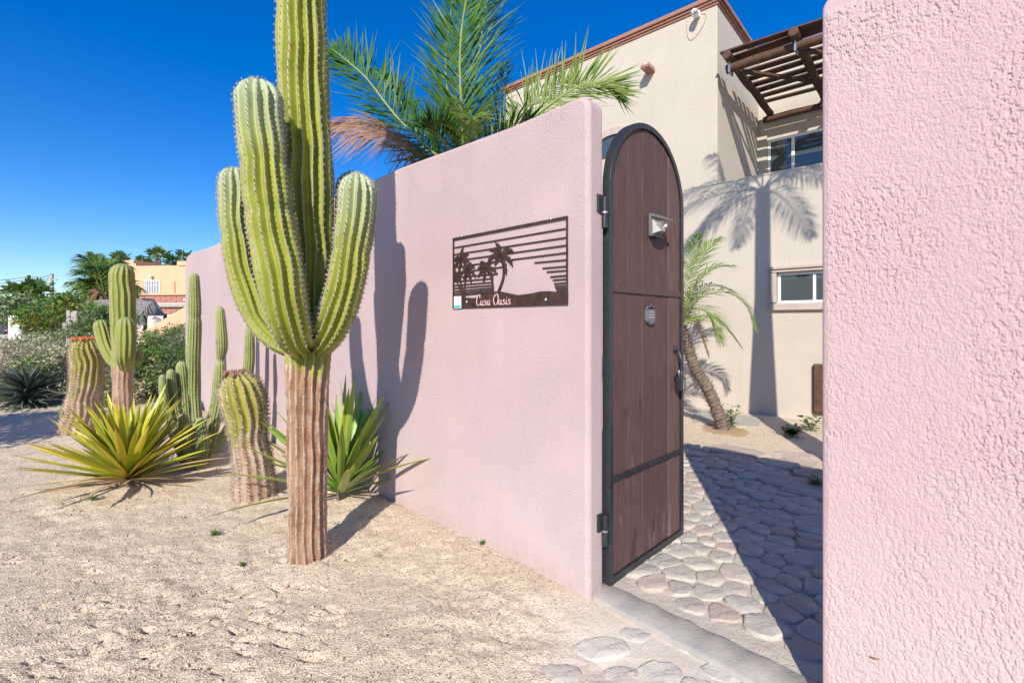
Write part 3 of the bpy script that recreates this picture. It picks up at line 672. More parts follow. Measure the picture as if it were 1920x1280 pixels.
# ------------------------------------------------------------------ CACTI
def rib_stem(path, rad, nr, depth, rings, dome=1.0, wob=.05, seed=0, age=None, young=.25, wave=0.0, spr=8, cut=None, pinch=()):
    """ribbed column along a path; returns (MB, areoles) ; rad sampled along path; rounded tip"""
    rs = np.random.RandomState(seed); C = [Vector(p) for p in catmull(path, rings*2)]
    Ls = [0.0]
    for i in range(1, len(C)): Ls.append(Ls[-1]+(C[i]-C[i-1]).length)
    L = Ls[-1]; rt = rad[-1]*dome; ss = list(np.linspace(0, L-rt, rings))+[L-rt+rt*math.sin(a) for a in np.linspace(0, PI/2, 11)[1:]]
    ph = rs.uniform(0, 6, 6); vs = []; rg_ = []; ag = []; yg = []; Nn = None; ars = []; nseg = nr*spr; cum = 0; lastA = -1
    radf = catmull([(r_,) for r_ in rad], rings*2)
    n_r = len(ss)
    for j, s_ in enumerate(ss):
        k = min(np.searchsorted(Ls, s_), len(C)-1); k0 = max(k-1, 0); f_ = 0 if k == k0 else (s_-Ls[k0])/(Ls[k]-Ls[k0]+1e-9)
        p = C[k0].lerp(C[k], min(1, max(0, f_))); t = (C[min(k+2, len(C)-1)]-C[max(k-3, 0)]).normalized()
        if Nn is None: Nn = Vector((0, 1, 0)); Nn = (Nn-t*Nn.dot(t)).normalized()
        Nn = (Nn-t*Nn.dot(t)).normalized(); B = t.cross(Nn)
        r_ = float(radf[k][0])
        if s_ > L-rt: r_ = float(rad[-1])*math.sqrt(max(0, 1-((s_-(L-rt))/rt)**2))
        r_ *= 1+wob*(math.sin(s_*9+ph[0])*.5+math.sin(s_*17+ph[1])*.3+math.sin(s_*31+ph[2])*.2)
        r_ *= 1+(.012*math.sin(s_*70+2*math.sin(s_*13)) if (age and age(p) < .4) else 0)
        for pz, pd in pinch: r_ *= 1-pd*math.exp(-((s_/L-pz)*L/.03)**2)
        area = (s_-lastA) > .021 if s_ < L else False
        dn = 1-.3*max(0, (s_-(L-rt))/rt)
        ag_v = age(p) if age else 1.0
        for i in range(nseg):
            a = 2*PI*i/nseg; rib = i//spr
            aw = a+(wave*math.sin(s_*11+ph[3])+.5*wave*math.sin(s_*23+ph[4]+.9*math.sin(a)))+.10/nr*6*.25*math.sin(s_*21+rib*1.7)
            sn = abs(math.sin(PI*i/spr)); rd = r_*(1-depth*dn*(.45+.55*min(1, max(0, ag_v)) if age else 1)*sn**.95)
            rd *= 1+.022*math.sin(rib*7.3+ph[0])+.018*math.sin(s_*6+rib*1.9)
            rd *= 1+.012*math.sin(s_*150+rib*2)*(1-sn)+.02*math.sin(s_*14+rib*2.3+ph[5])
            vs.append(p+(Nn*math.cos(aw)+B*math.sin(aw))*rd); rg_.append(1-sn); ag.append(age(p) if age else 1.0)
            yg.append(max(0, min(1, (s_-(L-young))/young)) if young else 0)
            if area and i % spr == 0: ars.append((vs[-1].copy(), ((Nn*math.cos(aw)+B*math.sin(aw))*(1-.0)+t*(.15+(1.2 if s_ > L-rt*.5 else 0))).normalized(), t))
        if area: lastA = s_
    fs = []
    for j in range(n_r-1):
        for i in range(nseg): fs.append((j*nseg+i, j*nseg+(i+1) % nseg, (j+1)*nseg+(i+1) % nseg, (j+1)*nseg+i))
    fs.append(tuple((n_r-1)*nseg+i for i in range(nseg)))
    return vs, fs, rg_, ag, yg, ars, nseg, n_r
def stem_obj(name, mat, parent, *a, split=None, **k):
    vs, fs, rg_, ag, yg, ars, nseg, n_r = rib_stem(*a, **k)
    if split is None:
        m = MB(); m.add(vs, fs, ridge=rg_, age=ag, young=yg); m.build(name, mat, parent, True, True)
    else:
        cut = next(j for j in range(n_r) if vs[j*nseg].z-0 > split)
        m = MB(); n = (cut+1)*nseg; m.add(vs[:n], [f for f in fs[:cut*nseg]], ridge=rg_[:n], age=ag[:n], young=yg[:n]); m.build('trunk', mat, parent, True, False)
        o = cut*nseg; m = MB(); m.add(vs[o:], [tuple(i-o for i in f) for f in fs[cut*nseg:]], ridge=rg_[o:], age=ag[o:], young=yg[o:]); m.build(name, mat, parent, True, False)
    return ars
def spines(ars, parent, ln, k, mat, seed=0, w=.0011, zmin=-9, keep=1.0):
    r_ = random.Random(seed); m = MB()
    for p, n, t in ars:
        if p.z < zmin or r_.random() > keep: continue
        b = n.cross(t).normalized()
        for q in range(k):
            d = (n*r_.uniform(.5, 1)+b*r_.uniform(-1, 1)*.9+t*r_.uniform(-1, 1)*.9).normalized(); l = ln*r_.uniform(.5, 1.15)
            s_ = d.orthogonal().normalized()*w; u_ = d.cross(s_).normalized()*w
            m.add([p+s_, p-s_*.5+u_, p-s_*.5-u_, p+d*l], [(0, 1, 3), (1, 2, 3), (2, 0, 3)])
    o = m.build('spines', mat, parent, False, False); o['kind'] = 'stuff'; return o
# --- the big cardon
sb = gpt(577, 1040); YS = sb.y
def L3(lst): return [P(u, v, y) for u, v, y in lst]
big = empty('cardon_cactus', (0, 0, 0), 0, 'tall branching cardon cactus with brown corky trunk, in front of the pink wall', 'cactus')
pb = sb.copy(); pb.z -= .06
px = YS/F
agef = lambda p: (p.z-(P(0, 660, YS).z))*2.2+.5 if True else 0
path = [tuple(pb)]+[tuple(P(u, v, YS)) for u, v in ((577, 960), (576, 870), (577, 760), (578, 680), (580, 600), (581, 500), (578, 400), (575, 300), (570, 200), (567, 100), (565, 0), (562, -120), (560, -240), (560, -330))]
A_ = stem_obj('stem', M['cardon'], big, path, [35*px, 34*px, 34*px, 36*px, 40*px, 43*px, 44*px, 45*px, 46*px, 45*px, 43*px, 43*px, 44*px, 43*px, 40*px], 15, .38, 190, seed=1, wob=.035, age=lambda p: max(-.4, min(1.4, (p.z-P(0, 690, YS).z)*3.4+.5)), young=.4, wave=.035, split=P(0, 640, YS).z)
def arm(pts, rr_, nr, seed, **k):
    return stem_obj('arm', M['cardon'], big, [tuple(P(*q)) for q in pts], [r_*px for r_ in rr_], nr, .36, 110, seed=seed, wob=.03, age=lambda p: 1.3, young=.42, wave=.05, **k)
A_ += arm([(572, 652, YS-.02), (553, 630, YS-.18), (535, 570, YS-.27), (520, 480, YS-.30), (505, 390, YS-.30), (494, 300, YS-.30), (487, 220, YS-.29), (484, 150, YS-.29)], [22, 31, 35, 37, 37, 36, 36, 37], 13, 2, pinch=((.56, .10), (.72, .05)))
A_ += arm([(558, 655, YS+.03), (522, 632, YS), (488, 590, YS), (462, 520, YS), (448, 440, YS+.01), (442, 380, YS+.02), (440, 314, YS+.02)], [19, 26, 29, 30, 30, 29, 27], 13, 3, pinch=((.66, .08),))
A_ += arm([(592, 652, YS-.02), (612, 628, YS-.08), (636, 575, YS-.12), (655, 500, YS-.13), (665, 430, YS-.13), (670, 380, YS-.13), (671, 326, YS-.13)], [21, 30, 33, 34, 34, 34, 32], 14, 4, pinch=((.6, .07),))
A_ += arm([(592, 648, YS+.10), (618, 610, YS+.2), (645, 540, YS+.26), (660, 450, YS+.28), (664, 400, YS+.28), (665, 322, YS+.28)], [22, 34, 38, 39, 39, 37], 12, 5)
A_ += arm([(600, 600, YS-.09), (606, 580, YS-.13), (607, 564, YS-.14)], [10, 11, 9], 9, 6)
spines([a for a in A_ if a[0].z > P(0, 650, YS).z], big, .014, 9, M['spine'], 1, .0013)
spines([a for a in A_ if a[0].z <= P(0, 650, YS).z], big, .008, 2, M['spine'], 2)
# --- second cardon at the left, with stubby arms
def cardon_small():
    Yc = 5.0; e = empty('cardon_cactus', (0, 0, 0), 0, 'mid-sized cardon cactus with three short arms, rising behind the yellow-green yucca', 'cactus'); q = Yc/F
    g = G(232, 815, .05); base = P(232, 822, Yc); base.z = float(gz(base.x, base.y))-.05
    ar = stem_obj('stem', M['cardon2'], e, [tuple(base)]+[tuple(P(u, v, Yc)) for u, v in ((231, 760), (230, 700), (231, 650), (231, 600), (230, 550), (229, 520), (230, 494))], [17*q, 16*q, 16*q, 18*q, 20*q, 20*q, 20*q, 19*q], 13, .22, 110, seed=11, age=lambda p: max(-.4, min(1.3, (p.z-P(0, 680, Yc).z)*4+.5)), young=.1, wave=.05, spr=6, wob=.05, split=P(0, 682, Yc).z)
    for pts, rr_, sd_ in (([(228, 688, Yc), (212, 672, Yc), (199, 645, Yc), (192, 620, Yc), (187, 599, Yc)], [9, 12, 13, 13, 12], 12),
                          ([(237, 690, Yc-.08), (235, 670, Yc-.2), (236, 645, Yc-.22), (236, 620, Yc-.22), (236, 594, Yc-.22)], [10, 14, 15, 15, 13], 13),
                          ([(240, 690, Yc), (252, 676, Yc), (259, 664, Yc), (262, 656, Yc)], [7, 9, 10, 9], 14)):
        ar += stem_obj('arm', M['cardon2'], e, [tuple(P(*p_)) for p_ in pts], [r_*q for r_ in rr_], 11, .22, 50, seed=sd_, age=lambda p: 1.3, young=.08, spr=6, wob=.02)
    spines(ar, e, .012, 2, M['spine'], 4, .0012)
cardon_small()
# --- barrel cacti
def barrel(Yb, pts, rr_, label, flowermat, fl, seed, nr=16, wave=.12, topn=14, fat=1):
    e = empty('barrel_cactus', (0, 0, 0), 0, label, 'cactus'); q = Yb/F*fat
    pp = [P(u, v, Yb) for u, v in pts]; pp[0].z = float(gz(pp[0].x, pp[0].y))-.04
    ztop = pp[-1].z; zb_ = pp[0].z
    ar = stem_obj('stem', M['barrel'], e, [tuple(p) for p in pp], [r_*q for r_ in rr_], nr, .24, 100, seed=seed, age=lambda p: max(-.3, min(1.2, (p.z-zb_)/(ztop-zb_)*1.4-.2)), young=0, wave=wave, spr=6, wob=.06, dome=.8)
    spines(ar, e, .032, 9, M['spine_dark'], seed, .0017)
    r_ = random.Random(seed); top = pp[-1]; R_ = rr_[-1]*q
    for k in range(topn):
        a = k*2.4; d = R_*(.15+.75*(k/topn)**.6); c = top+Vector((math.cos(a)*d, math.sin(a)*d, -.02-.10*(d/R_)**2*R_*2)); m = MB()
        for j in range(5 if fl == 'open' else 4):
            b = a+j*2*PI/5; o2 = Vector((math.cos(b), math.sin(b), 0))*.016
            m.tube([c, c+Vector((0, 0, .02))+o2*.5, c+Vector((0, 0, .045 if fl == 'open' else .04))+o2*1.2], [.007, .008, .002], 5)
        m.build('flower', flowermat, e, True)
barrel(3.52, [(478, 922), (474, 870), (468, 830), (463, 780), (452, 735), (441, 697)], [37, 33, 31, 37, 37, 29], 'ribbed barrel cactus with dry brown flowers, leaning beside the big cardon trunk', M['dry_flower'], 'dry', 21, 15, .05, 12)
barrel(5.5, [(145, 800), (152, 770), (160, 735), (164, 700), (162, 665), (160, 634)], [45, 40, 37, 36, 38, 32], 'stout wavy-ribbed barrel cactus crowned with orange flowers at the left', M['flower_orange'], 'open', 22, 17, .08, 13, .66)
# --- organ pipe cluster against the wall
oc = empty('organ_pipe_cactus', (0, 0, 0), 0, 'clump of slender many-ribbed columns growing from one base against the pink wall', 'cactus')
oar = []
ob = G(368, 862, .07)
def org(pts, rr_, seed, nr=14, pinch=(), young=.15):
    q = pts[-1][2]/F
    p0 = P(*pts[0]); p0.z = float(gz(p0.x, p0.y))-.03 if pts[0][1] > 840 else p0.z
    return stem_obj('stem', M['organ'], oc, [tuple(p0)]+[tuple(P(*p_)) for p_ in pts[1:]], [r_*q for r_ in rr_], nr, .22, 90, seed=seed, age=lambda p: 1.0, young=young, spr=4, wob=.03, pinch=pinch)
Yo = ob.y
oar += org([(368, 870, Yo), (366, 800, Yo+.15), (362, 740, Yo+.25), (363, 660, Yo+.25), (365, 590, Yo+.25), (364, 512, Yo+.25)], [11, 12, 12, 12, 11, 8], 31, pinch=((.77, .12),))
oar += org([(378, 865, Yo-.05), (396, 810, Yo-.05), (408, 750, Yo), (412, 710, Yo), (413, 675, Yo)], [11, 12, 12, 11, 9], 32)
oar += org([(413, 674, Yo), (416, 650, Yo), (414, 610, Yo), (412, 575, Yo)], [6, 10, 9, 7], 33, young=.4)
oar += org([(385, 866, Yo+.15), (430, 800, Yo+.55), (458, 740, Yo+.6), (466, 690, Yo+.6), (468, 650, Yo+.6), (469, 608, Yo+.6)], [8, 9, 9, 10, 9, 7], 34)
oar += org([(362, 868, Yo-.1), (350, 800, Yo+.1), (345, 740, Yo+.2), (342, 705, Yo+.2), (340, 677, Yo+.2)], [9, 10, 10, 10, 8], 35)
oar += org([(358, 868, Yo-.1), (338, 810, Yo), (326, 760, Yo+.1), (321, 720, Yo+.1), (320, 692, Yo+.1)], [8, 9, 9, 8, 6], 36)
oar += org([(352, 870, Yo-.1), (330, 820, Yo-.1), (312, 770, Yo), (306, 730, Yo), (304, 702, Yo)], [8, 9, 8, 7, 5], 37)
oar += org([(365, 868, Yo-.2), (352, 830, Yo-.25), (345, 800, Yo-.25), (343, 775, Yo-.25)], [9, 11, 10, 7], 38)
oar += org([(376, 868, Yo-.2), (380, 830, Yo-.25), (376, 800, Yo-.25), (374, 782, Yo-.25)], [9, 11, 10, 7], 39)
spines(oar, oc, .012, 3, M['spine'], 9, .0010)

# ------------------------------------------------------------------ YUCCAS
def leaf_mesh(L, W, bend, mat, seg=7, fold=.35, wmax=.4, tw=0.0, base=.75):
    m = MB(); vs = []; ed = []; al = []; fs = []
    for i in range(seg+1):
        t = i/seg; w = W/2*(base+(1-base)*math.sin(PI/2*min(1, t/wmax)) if t < wmax else max(.02, math.cos(PI/2*((t-wmax)/(1-wmax))**1.4)))
        y = L*t; z = -bend*L*t*t
        for sx in (-1, 0, 1): vs.append((sx*w*math.cos(fold), y, z+abs(sx)*w*math.sin(fold)-(0.0 if sx else .002))); ed.append(abs(sx)*1.0); al.append(t)
    for i in range(seg):
        for k in range(2): fs.append((i*3+k, i*3+k+1, (i+1)*3+k+1, (i+1)*3+k))
    m.add(vs, fs, edge=ed, along=al); return m.mesh('leaf', mat, True, False)
def rosette(name, base, n, L, W, mats, label, cat, seed, el0, el1, stem_h=.1, trunkmat='bark', bends=(.0, .06, .14), Lmin=.75, pw=.75):
    e = empty(name, base, 0, label, cat); r_ = random.Random(seed)
    mm = [leaf_mesh(L, W, b, mt) for mt in mats for b in bends]; nb = len(bends)
    MB().tube([(0, 0, -.05), (.01, 0, stem_h*.4), (0, 0, stem_h)], [W*.55, W*.6, W*.5], 9).build('stem', M[trunkmat], e, True)
    for k in range(n):
        t = (k+.5)/n; az = k*2.39996+r_.uniform(-.25, .25); el = el0+(el1-el0)*t**pw+r_.uniform(-.1, .1)
        old = r_.random()
        mi = (2 if (t < .10) else (1 if (t < .45 and old < .5) or old < .12 else 0)) if len(mats) > 2 else (1 if (t < .15 and len(mats) > 1 and old < .6) else 0)
        b = 2 if t < .2 and r_.random() < .6 else (1 if r_.random() < .45 else 0)
        d = Matrix.Rotation(az, 4, 'Z') @ Matrix.Rotation(el, 4, 'X') @ Matrix.Rotation(r_.uniform(-.5, .5), 4, 'Y')
        sc = r_.uniform(Lmin, 1.08)*(1 if t < .85 else .85)
        Mx = Matrix.Translation((0, 0, stem_h*(.25+.75*t))) @ d @ Matrix.Translation((0, W*.35, 0)) @ Matrix.Diagonal((r_.uniform(.85, 1.1), sc, sc, 1))
        inst('leaf', mm[mi*nb+b], e, M=Mx)
    return e
y1 = gpt(240, 912, .08)
yu = rosette('yucca', y1, 135, .66, .049, [M['yucca'], M['yucca_old'], M['yucca_dry']], 'broad yellow-green yucca rosette of sword leaves on the sand at the left', 'yucca', 41, .04, 1.32, .13)
m = MB(); r_ = random.Random(4)
for k in range(26):
    a = r_.random()*6.28; d = r_.uniform(.02, .16); p = Vector((math.cos(a)*d, math.sin(a)*d, r_.uniform(0, .02))); q = Vector((r_.uniform(-1, 1), r_.uniform(-1, 1), .2))*.04; m.tube([p, p+q*.5+Vector((0, 0, .01)), p+q], [.004, .005, .001], 4)
m.build('litter', M['twig'], yu, True)
y2 = gpt(638, 936, .07)
rosette('yucca', y2, 56, .90, .056, [M['yucca_green'], M['yucca']], 'green yucca of long sword leaves tucked behind the big cardon trunk', 'yucca', 43, .32, 1.42, .12, pw=1.1)
ag = P(52, 752, 7.2); ag.z = float(gz(ag.x, ag.y))
rosette('agave', ag, 260, .56, .034, [M['agave']], 'dark blue-green drooping agave mound at the left edge below the scrub', 'agave', 47, -.1, .95, .30, 'bark', (.15, .45, .75), .85, .9)

# ------------------------------------------------------------------ PALMS
def frond(pts, ll, n, mat, parent, seed=0, up=(0, 0, 1), fa=.95, vee=.35, droop=.25, w=.022, name='frond', rach=.014, start=.12, jit=1.0, rm=None, ragged=.12, prof=None):
    r_ = random.Random(seed); C = [Vector(p) for p in catmull(pts, 40)]; m = MB(); up = Vector(up)
    m.cur = 1
    m.tube(C[::3]+[C[-1]], [rach*(1-.8*i/13) for i in range(len(C[::3])+1)], 5, False); m.cur = 0
    for k in range(n):
        t = start+(1-start)*(k+.5)/n; x = t*39; i = min(int(x), 38); p = C[i].lerp(C[i+1], x-i); T = (C[min(i+2, 39)]-C[max(i-1, 0)]).normalized()
        S = T.cross(up); S = S.normalized() if S.length > .05 else T.orthogonal().normalized(); Nn = S.cross(T).normalized()
        pr = (prof(t) if prof else (math.sin(PI*min(1, (t*.86+.12)))**.6))
        for sg_ in (-1, 1):
            a = fa*(1.05-.55*t)+r_.uniform(-.1, .1)*jit; v = vee+r_.uniform(-.18, .18)*jit
            d = (T*math.cos(a)+(S*sg_*math.cos(v)+Nn*math.sin(v))*math.sin(a)).normalized(); l = ll*pr*r_.uniform(1-ragged, 1+ragged*.5)
            e1 = p+d*l*.45+Vector((0, 0, -droop*l*.12)); e2 = p+(d+Vector((r_.uniform(-1, 1), r_.uniform(-1, 1), 0))*.06)*l+Vector((0, 0, -droop*l))
            wv = T.cross(d).normalized().cross(d).normalized()*w*.5*r_.uniform(.8, 1.1)
            m.add([p+wv*.4, p-wv*.4, e1-wv, e1+wv, e2+wv*.08, e2-wv*.08], [(0, 1, 2, 3), (3, 2, 5, 4)])
    return m.build(name, [mat, rm or M['rachis']], parent, False, False)
# big palm right behind the pink wall
YP = 4.25
bp = empty('palm_tree', (P(868, 0, YP).x, YP, 0), 0, 'large green feather palm rising behind the pink wall', 'palm')
org_ = bp.location.copy()
def rel(l): return [tuple(P(*q)-org_) for q in l]
tb = P(868, 330, YP)-org_
MB().tube([(0, 0, -.02), (.03, .02, .8), (tb.x, 0, tb.z-.2), (tb.x, 0, tb.z)], [.2, .15, .15, .12], 12).build('trunk', M['bark'], bp, True)
big_f = [
 ([(870, 320, YP), (866, 220, YP-.1), (862, 110, YP-.1), (872, 10, YP), (900, -90, YP+.2)], .56, 74, 'palm', (0, -1, .1), 1),
 ([(868, 320, YP), (880, 210, YP+.3), (900, 90, YP+.5), (915, 0, YP+.6), (960, -80, YP+.8)], .55, 60, 'palm', (0, -1, .3), 2),
 ([(862, 320, YP), (850, 230, YP+.3), (835, 120, YP+.5), (850, -10, YP+.8)], .5, 50, 'palm', (.2, -1, .2), 12),
 ([(860, 325, YP), (800, 275, YP-.1), (740, 215, YP-.15), (690, 150, YP-.1), (655, 118, YP-.05), (622, 92, YP)], .50, 74, 'palm', (.3, -1, .3), 3),
 ([(860, 325, YP), (810, 300, YP+.1), (775, 235, YP+.4), (735, 165, YP+.6), (700, 130, YP+.8)], .48, 56, 'palm', (.3, -1, .5), 13),
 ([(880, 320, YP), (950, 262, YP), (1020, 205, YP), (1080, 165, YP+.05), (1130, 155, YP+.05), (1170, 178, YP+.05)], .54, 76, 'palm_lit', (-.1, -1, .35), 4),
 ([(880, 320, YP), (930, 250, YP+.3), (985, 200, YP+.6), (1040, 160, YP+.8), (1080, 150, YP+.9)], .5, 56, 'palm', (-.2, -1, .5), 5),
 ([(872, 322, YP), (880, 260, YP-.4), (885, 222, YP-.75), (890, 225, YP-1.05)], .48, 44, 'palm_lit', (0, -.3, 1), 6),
 ([(872, 322, YP), (930, 270, YP-.3), (985, 240, YP-.5), (1010, 245, YP-.7)], .42, 40, 'palm', (0, -.3, 1), 7),
 ([(862, 322, YP), (835, 270, YP-.3), (810, 245, YP-.5), (795, 240, YP-.6)], .40, 40, 'palm', (0, -.3, 1), 8),
 ([(868, 322, YP), (820, 300, YP+.5), (790, 240, YP+.9), (760, 190, YP+1.2)], .45, 40, 'palm', (0, -.2, 1), 9),
 ([(868, 322, YP), (900, 250, YP+.6), (935, 190, YP+1.0), (950, 120, YP+1.3)], .45, 46, 'palm', (0, -.4, 1), 10),
]
for pts, ll, n, mt, up, sd_ in big_f:
    frond(rel(pts), ll, int(n*1.35), M[mt], bp, sd_, up, 1.0 if sd_ in (3, 4, 5, 13) else .85, .15 if sd_ in (1, 2, 12, 3, 4, 5, 13) else .5, .0 if sd_ in (1, 2, 12, 3, 4) else .12, .0165, ragged=.35, jit=2.2)
o = frond(rel([(862, 328, YP), (800, 300, YP-.05), (740, 262, YP-.35), (680, 240, YP-.45), (612, 236, YP-.45)]), .40, 120, M['palm_dry'], bp, 31, (0, -1, .3), .75, .1, .45, .010, rach=.03, rm=M['palm_dry'], ragged=.5); o['label'] = 'brown dried frond hanging to the left'
# small leaning palm in the yard
sp0 = gpt(1358, 806, .0)
sp = empty('palm_tree', (sp0.x, sp0.y, sp0.z), 0, 'young leaning feather palm with shaggy trunk in the yard beside the gate', 'palm'); org2 = sp.location.copy()
def rel2(l): return [tuple(P(*q)-org2) for q in l]
ys = sp0.y
tp = rel2([(1358, 812, ys), (1345, 770, ys), (1325, 725, ys), (1303, 690, ys+.02), (1290, 650, ys+.05), (1278, 612, ys+.05)])
tq = [Vector(p) for p in catmull(tp, 34)]
tr = MB().tube(tq, [.068-.014*i/33+.012*(i % 2) for i in range(34)], 10).build('trunk', M['bark'], sp, True)
m = MB(); r_ = random.Random(8)
for k in range(1100):
    t = r_.random(); i = min(int(t*33), 32); c = tq[i]; T = (tq[i+1]-tq[i]).normalized(); a = r_.random()*6.28; n_ = T.orthogonal().normalized(); d = (Matrix.Rotation(a, 3, T) @ n_); rr0 = .068-.014*t
    p = c+d*rr0*.8; q = p+(d*.9+T*.75).normalized()*r_.uniform(.045, .10)+Vector((0, 0, -.005)); w_ = T.cross(d)*.014; m.add([p+w_, p-w_, q], [(0, 1, 2)])
m.build('bark_fibres', simple('pale_bark_fibre', (.40, .34, .28), (.2, .16, .12), 30, .95), sp, False, False)['kind'] = 'stuff'
cr = (1276, 612, ys+.05)
for i, (pts, ll, mt) in enumerate([
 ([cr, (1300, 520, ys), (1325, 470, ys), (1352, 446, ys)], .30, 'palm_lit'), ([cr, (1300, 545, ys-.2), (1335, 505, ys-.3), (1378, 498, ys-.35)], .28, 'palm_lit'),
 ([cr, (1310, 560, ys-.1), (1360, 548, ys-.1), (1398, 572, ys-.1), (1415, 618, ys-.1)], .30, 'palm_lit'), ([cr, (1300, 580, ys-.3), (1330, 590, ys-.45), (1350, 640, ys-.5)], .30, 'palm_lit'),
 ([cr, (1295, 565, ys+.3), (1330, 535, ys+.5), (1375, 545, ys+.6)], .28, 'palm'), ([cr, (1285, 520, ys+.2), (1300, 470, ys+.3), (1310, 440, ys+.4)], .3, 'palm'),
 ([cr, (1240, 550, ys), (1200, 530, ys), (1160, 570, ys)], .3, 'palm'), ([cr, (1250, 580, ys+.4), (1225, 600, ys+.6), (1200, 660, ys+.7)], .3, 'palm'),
 ([cr, (1290, 590, ys+.5), (1310, 620, ys+.7), (1328, 668, ys+.75)], .22, 'palm_dry'), ([cr, (1300, 600, ys), (1345, 600, ys), (1390, 650, ys)], .26, 'palm_lit')]):
    frond(rel2(pts), ll, 46, M[mt], sp, 50+i, (0, -.3, 1), .9, .3, .3, .014, rach=.009)
# tall palm standing behind the right-hand wall; its shadow falls on the house
def tree_palm(loc, h, R_, nf, label, mat, seed, ll=.5, tr=.14, n=44, w=.02, group=None, name='palm_tree', taper=.7, tilt=(.0, .0), els=(-.3, 1.1), vee=.1, droop=.4, tipz=-.3):
    e = empty(name, loc, 0, label, 'palm', group); r_ = random.Random(seed); top = Vector((tilt[0], tilt[1], h))
    MB().tube([(0, 0, -.1), (top.x*.2, top.y*.2, h*.35), (top.x*.6, top.y*.6, h*.7), tuple(top)], [tr*1.15, tr*1.1, tr*taper, tr*taper*.9], 12).build('trunk', M['bark'], e, True)
    for k in range(nf):
        az = k*2.39996+r_.uniform(-.2, .2); el = els[0]+(els[1]-els[0])*((k+.5)/nf); L = R_*r_.uniform(.85, 1.1)
        d = Vector((math.cos(az), math.sin(az), 0)); pts = [top, top+d*L*.33*math.cos(el)+Vector((0, 0, L*.36*math.sin(el)+L*.05)), top+d*L*.68*math.cos(el*.8)+Vector((0, 0, L*(.6*math.sin(el)-.02))), top+d*L*math.cos(el*.6)+Vector((0, 0, L*(.75*math.sin(el)+tipz)))]
        frond([tuple(p) for p in pts], ll, n, mat, e, seed*50+k, (0, 0, 1), .95, vee, droop, w, rach=.012)
    return e
hid = Vector((HP.x, HP.y))-Vector((math.sin(SUN_AZ), math.cos(SUN_AZ)))*2.75
kk = 2.75*math.tan(SUN_EL)
zc = CZ+(HV-352)/F*HP.y+kk
tree_palm((hid.x, hid.y, 0), zc-.04, 1.3, 15, 'tall slim feather palm in the yard hidden behind the near pink wall', M['palm'], 5, .33, .155, 56, .013, taper=.62, els=(-.02, .7), droop=.3, tipz=-.14)

# ------------------------------------------------------------------ HOUSE
hx0 = on(948, HP, HD)-on(1345, HP, HD); ZR = CZ+(HV+5)/F*HC.y; ZPAR = CZ+(HV-346)/F*HC.y
house = empty('cream_house', (HC.x, HC.y, 0), HANG, 'two-storey cream stucco house with brown cornice behind the walls', 'house')
REC = 2.25
def hwall(x0, x1, y0, y1, z0, z1, name='wall', mat='cream', b=.012): return MB().box(x0, x1, y0, y1, z0, z1).build(name, M[mat], house, bevel=b, seg=3)
lw0, lwt = wall_uv(1445, 503, HP, HD); lwb = wall_uv(1445, 582, HP, HD)[1]; off = on(1345, HP, HD)
lx0 = lw0-off; lx1 = lx0+1.35
def hs_(u, v): a, b = wall_uv(u, v, HP, HD); return a-off, b
hwall(hx0, 0, 0, 5, ZPAR, ZR)                                      # upper block
hwall(hx0, lx0+.08, 0, .2, -.2, ZPAR-.002, b=.001)                         # ground floor front, left of the window
hwall(lx1-.08, 7, 0, .2, -.2, ZPAR-.002, b=.001)
hwall(lx0+.08, lx1-.08, 0, .2, lwt-.07, ZPAR-.002, b=.001); hwall(lx0+.08, lx1-.08, 0, .2, -.2, lwb+.07, b=.001)
MB().box(.01, 7, -.006, .206, ZPAR-.0015, ZPAR+.035).build('parapet_cap', M['cream'], house, bevel=.015, seg=3)
hwall(.0, 7, REC, REC+.2, 2.2, ZR)                                 # set-back upper wall
hwall(.0, 7, .2, REC, 2.35, 2.5, 'balcony_floor', 'concrete', .0)
hwall(-.2, 7, 2.0, 2.2, -.2, 2.34, 'inner_wall')
for k, (o_, h0, h1) in enumerate(((.022, -.115, -.080), (.045, -.078, -.040), (.075, -.038, .03))):
    c = MB(); t_ = .002
    c.prism([(hx0-o_, -o_), (o_, -o_), (o_, REC-o_), (7, REC-o_), (7, REC+.1), (.0-.1, REC+.1), (-.1, .1), (hx0-o_, .1)], ZR+h0, ZR+h1, 'z'); co = c.build('cornice', M['cornice'], house); bev(co, .012, 3, 40)
# windows
def window(x0, x1, y, z0, z1, splits, fr=.045, curt=True, nm='window'):
    f = MB(); f.box(x0, x1, y, y+.05, z0, z0+fr); f.box(x0, x1, y, y+.05, z1-fr, z1); f.box(x0, x0+fr, y+.001, y+.049, z0+fr, z1-fr); f.box(x1-fr, x1, y+.001, y+.049, z0+fr, z1-fr)
    w = f.build(nm, M['white'], house)
    xs = [x0+fr]+[x0+(x1-x0)*s_ for s_ in splits]+[x1-fr]
    for s_ in splits: c = x0+(x1-x0)*s_; MB().box(c-fr*.5, c+fr*.5, y+.002, y+.045, z0+fr, z1-fr).build('mullion', M['white'], w)
    for i in range(len(xs)-1): MB().box(xs[i], xs[i+1], y+.02, y+.026, z0+fr, z1-fr).build('pane', M['glass'], w)
    return w
window(lx0+.085, lx1-.085, .03, lwb+.10, lwt-.075, (.38,), .035)

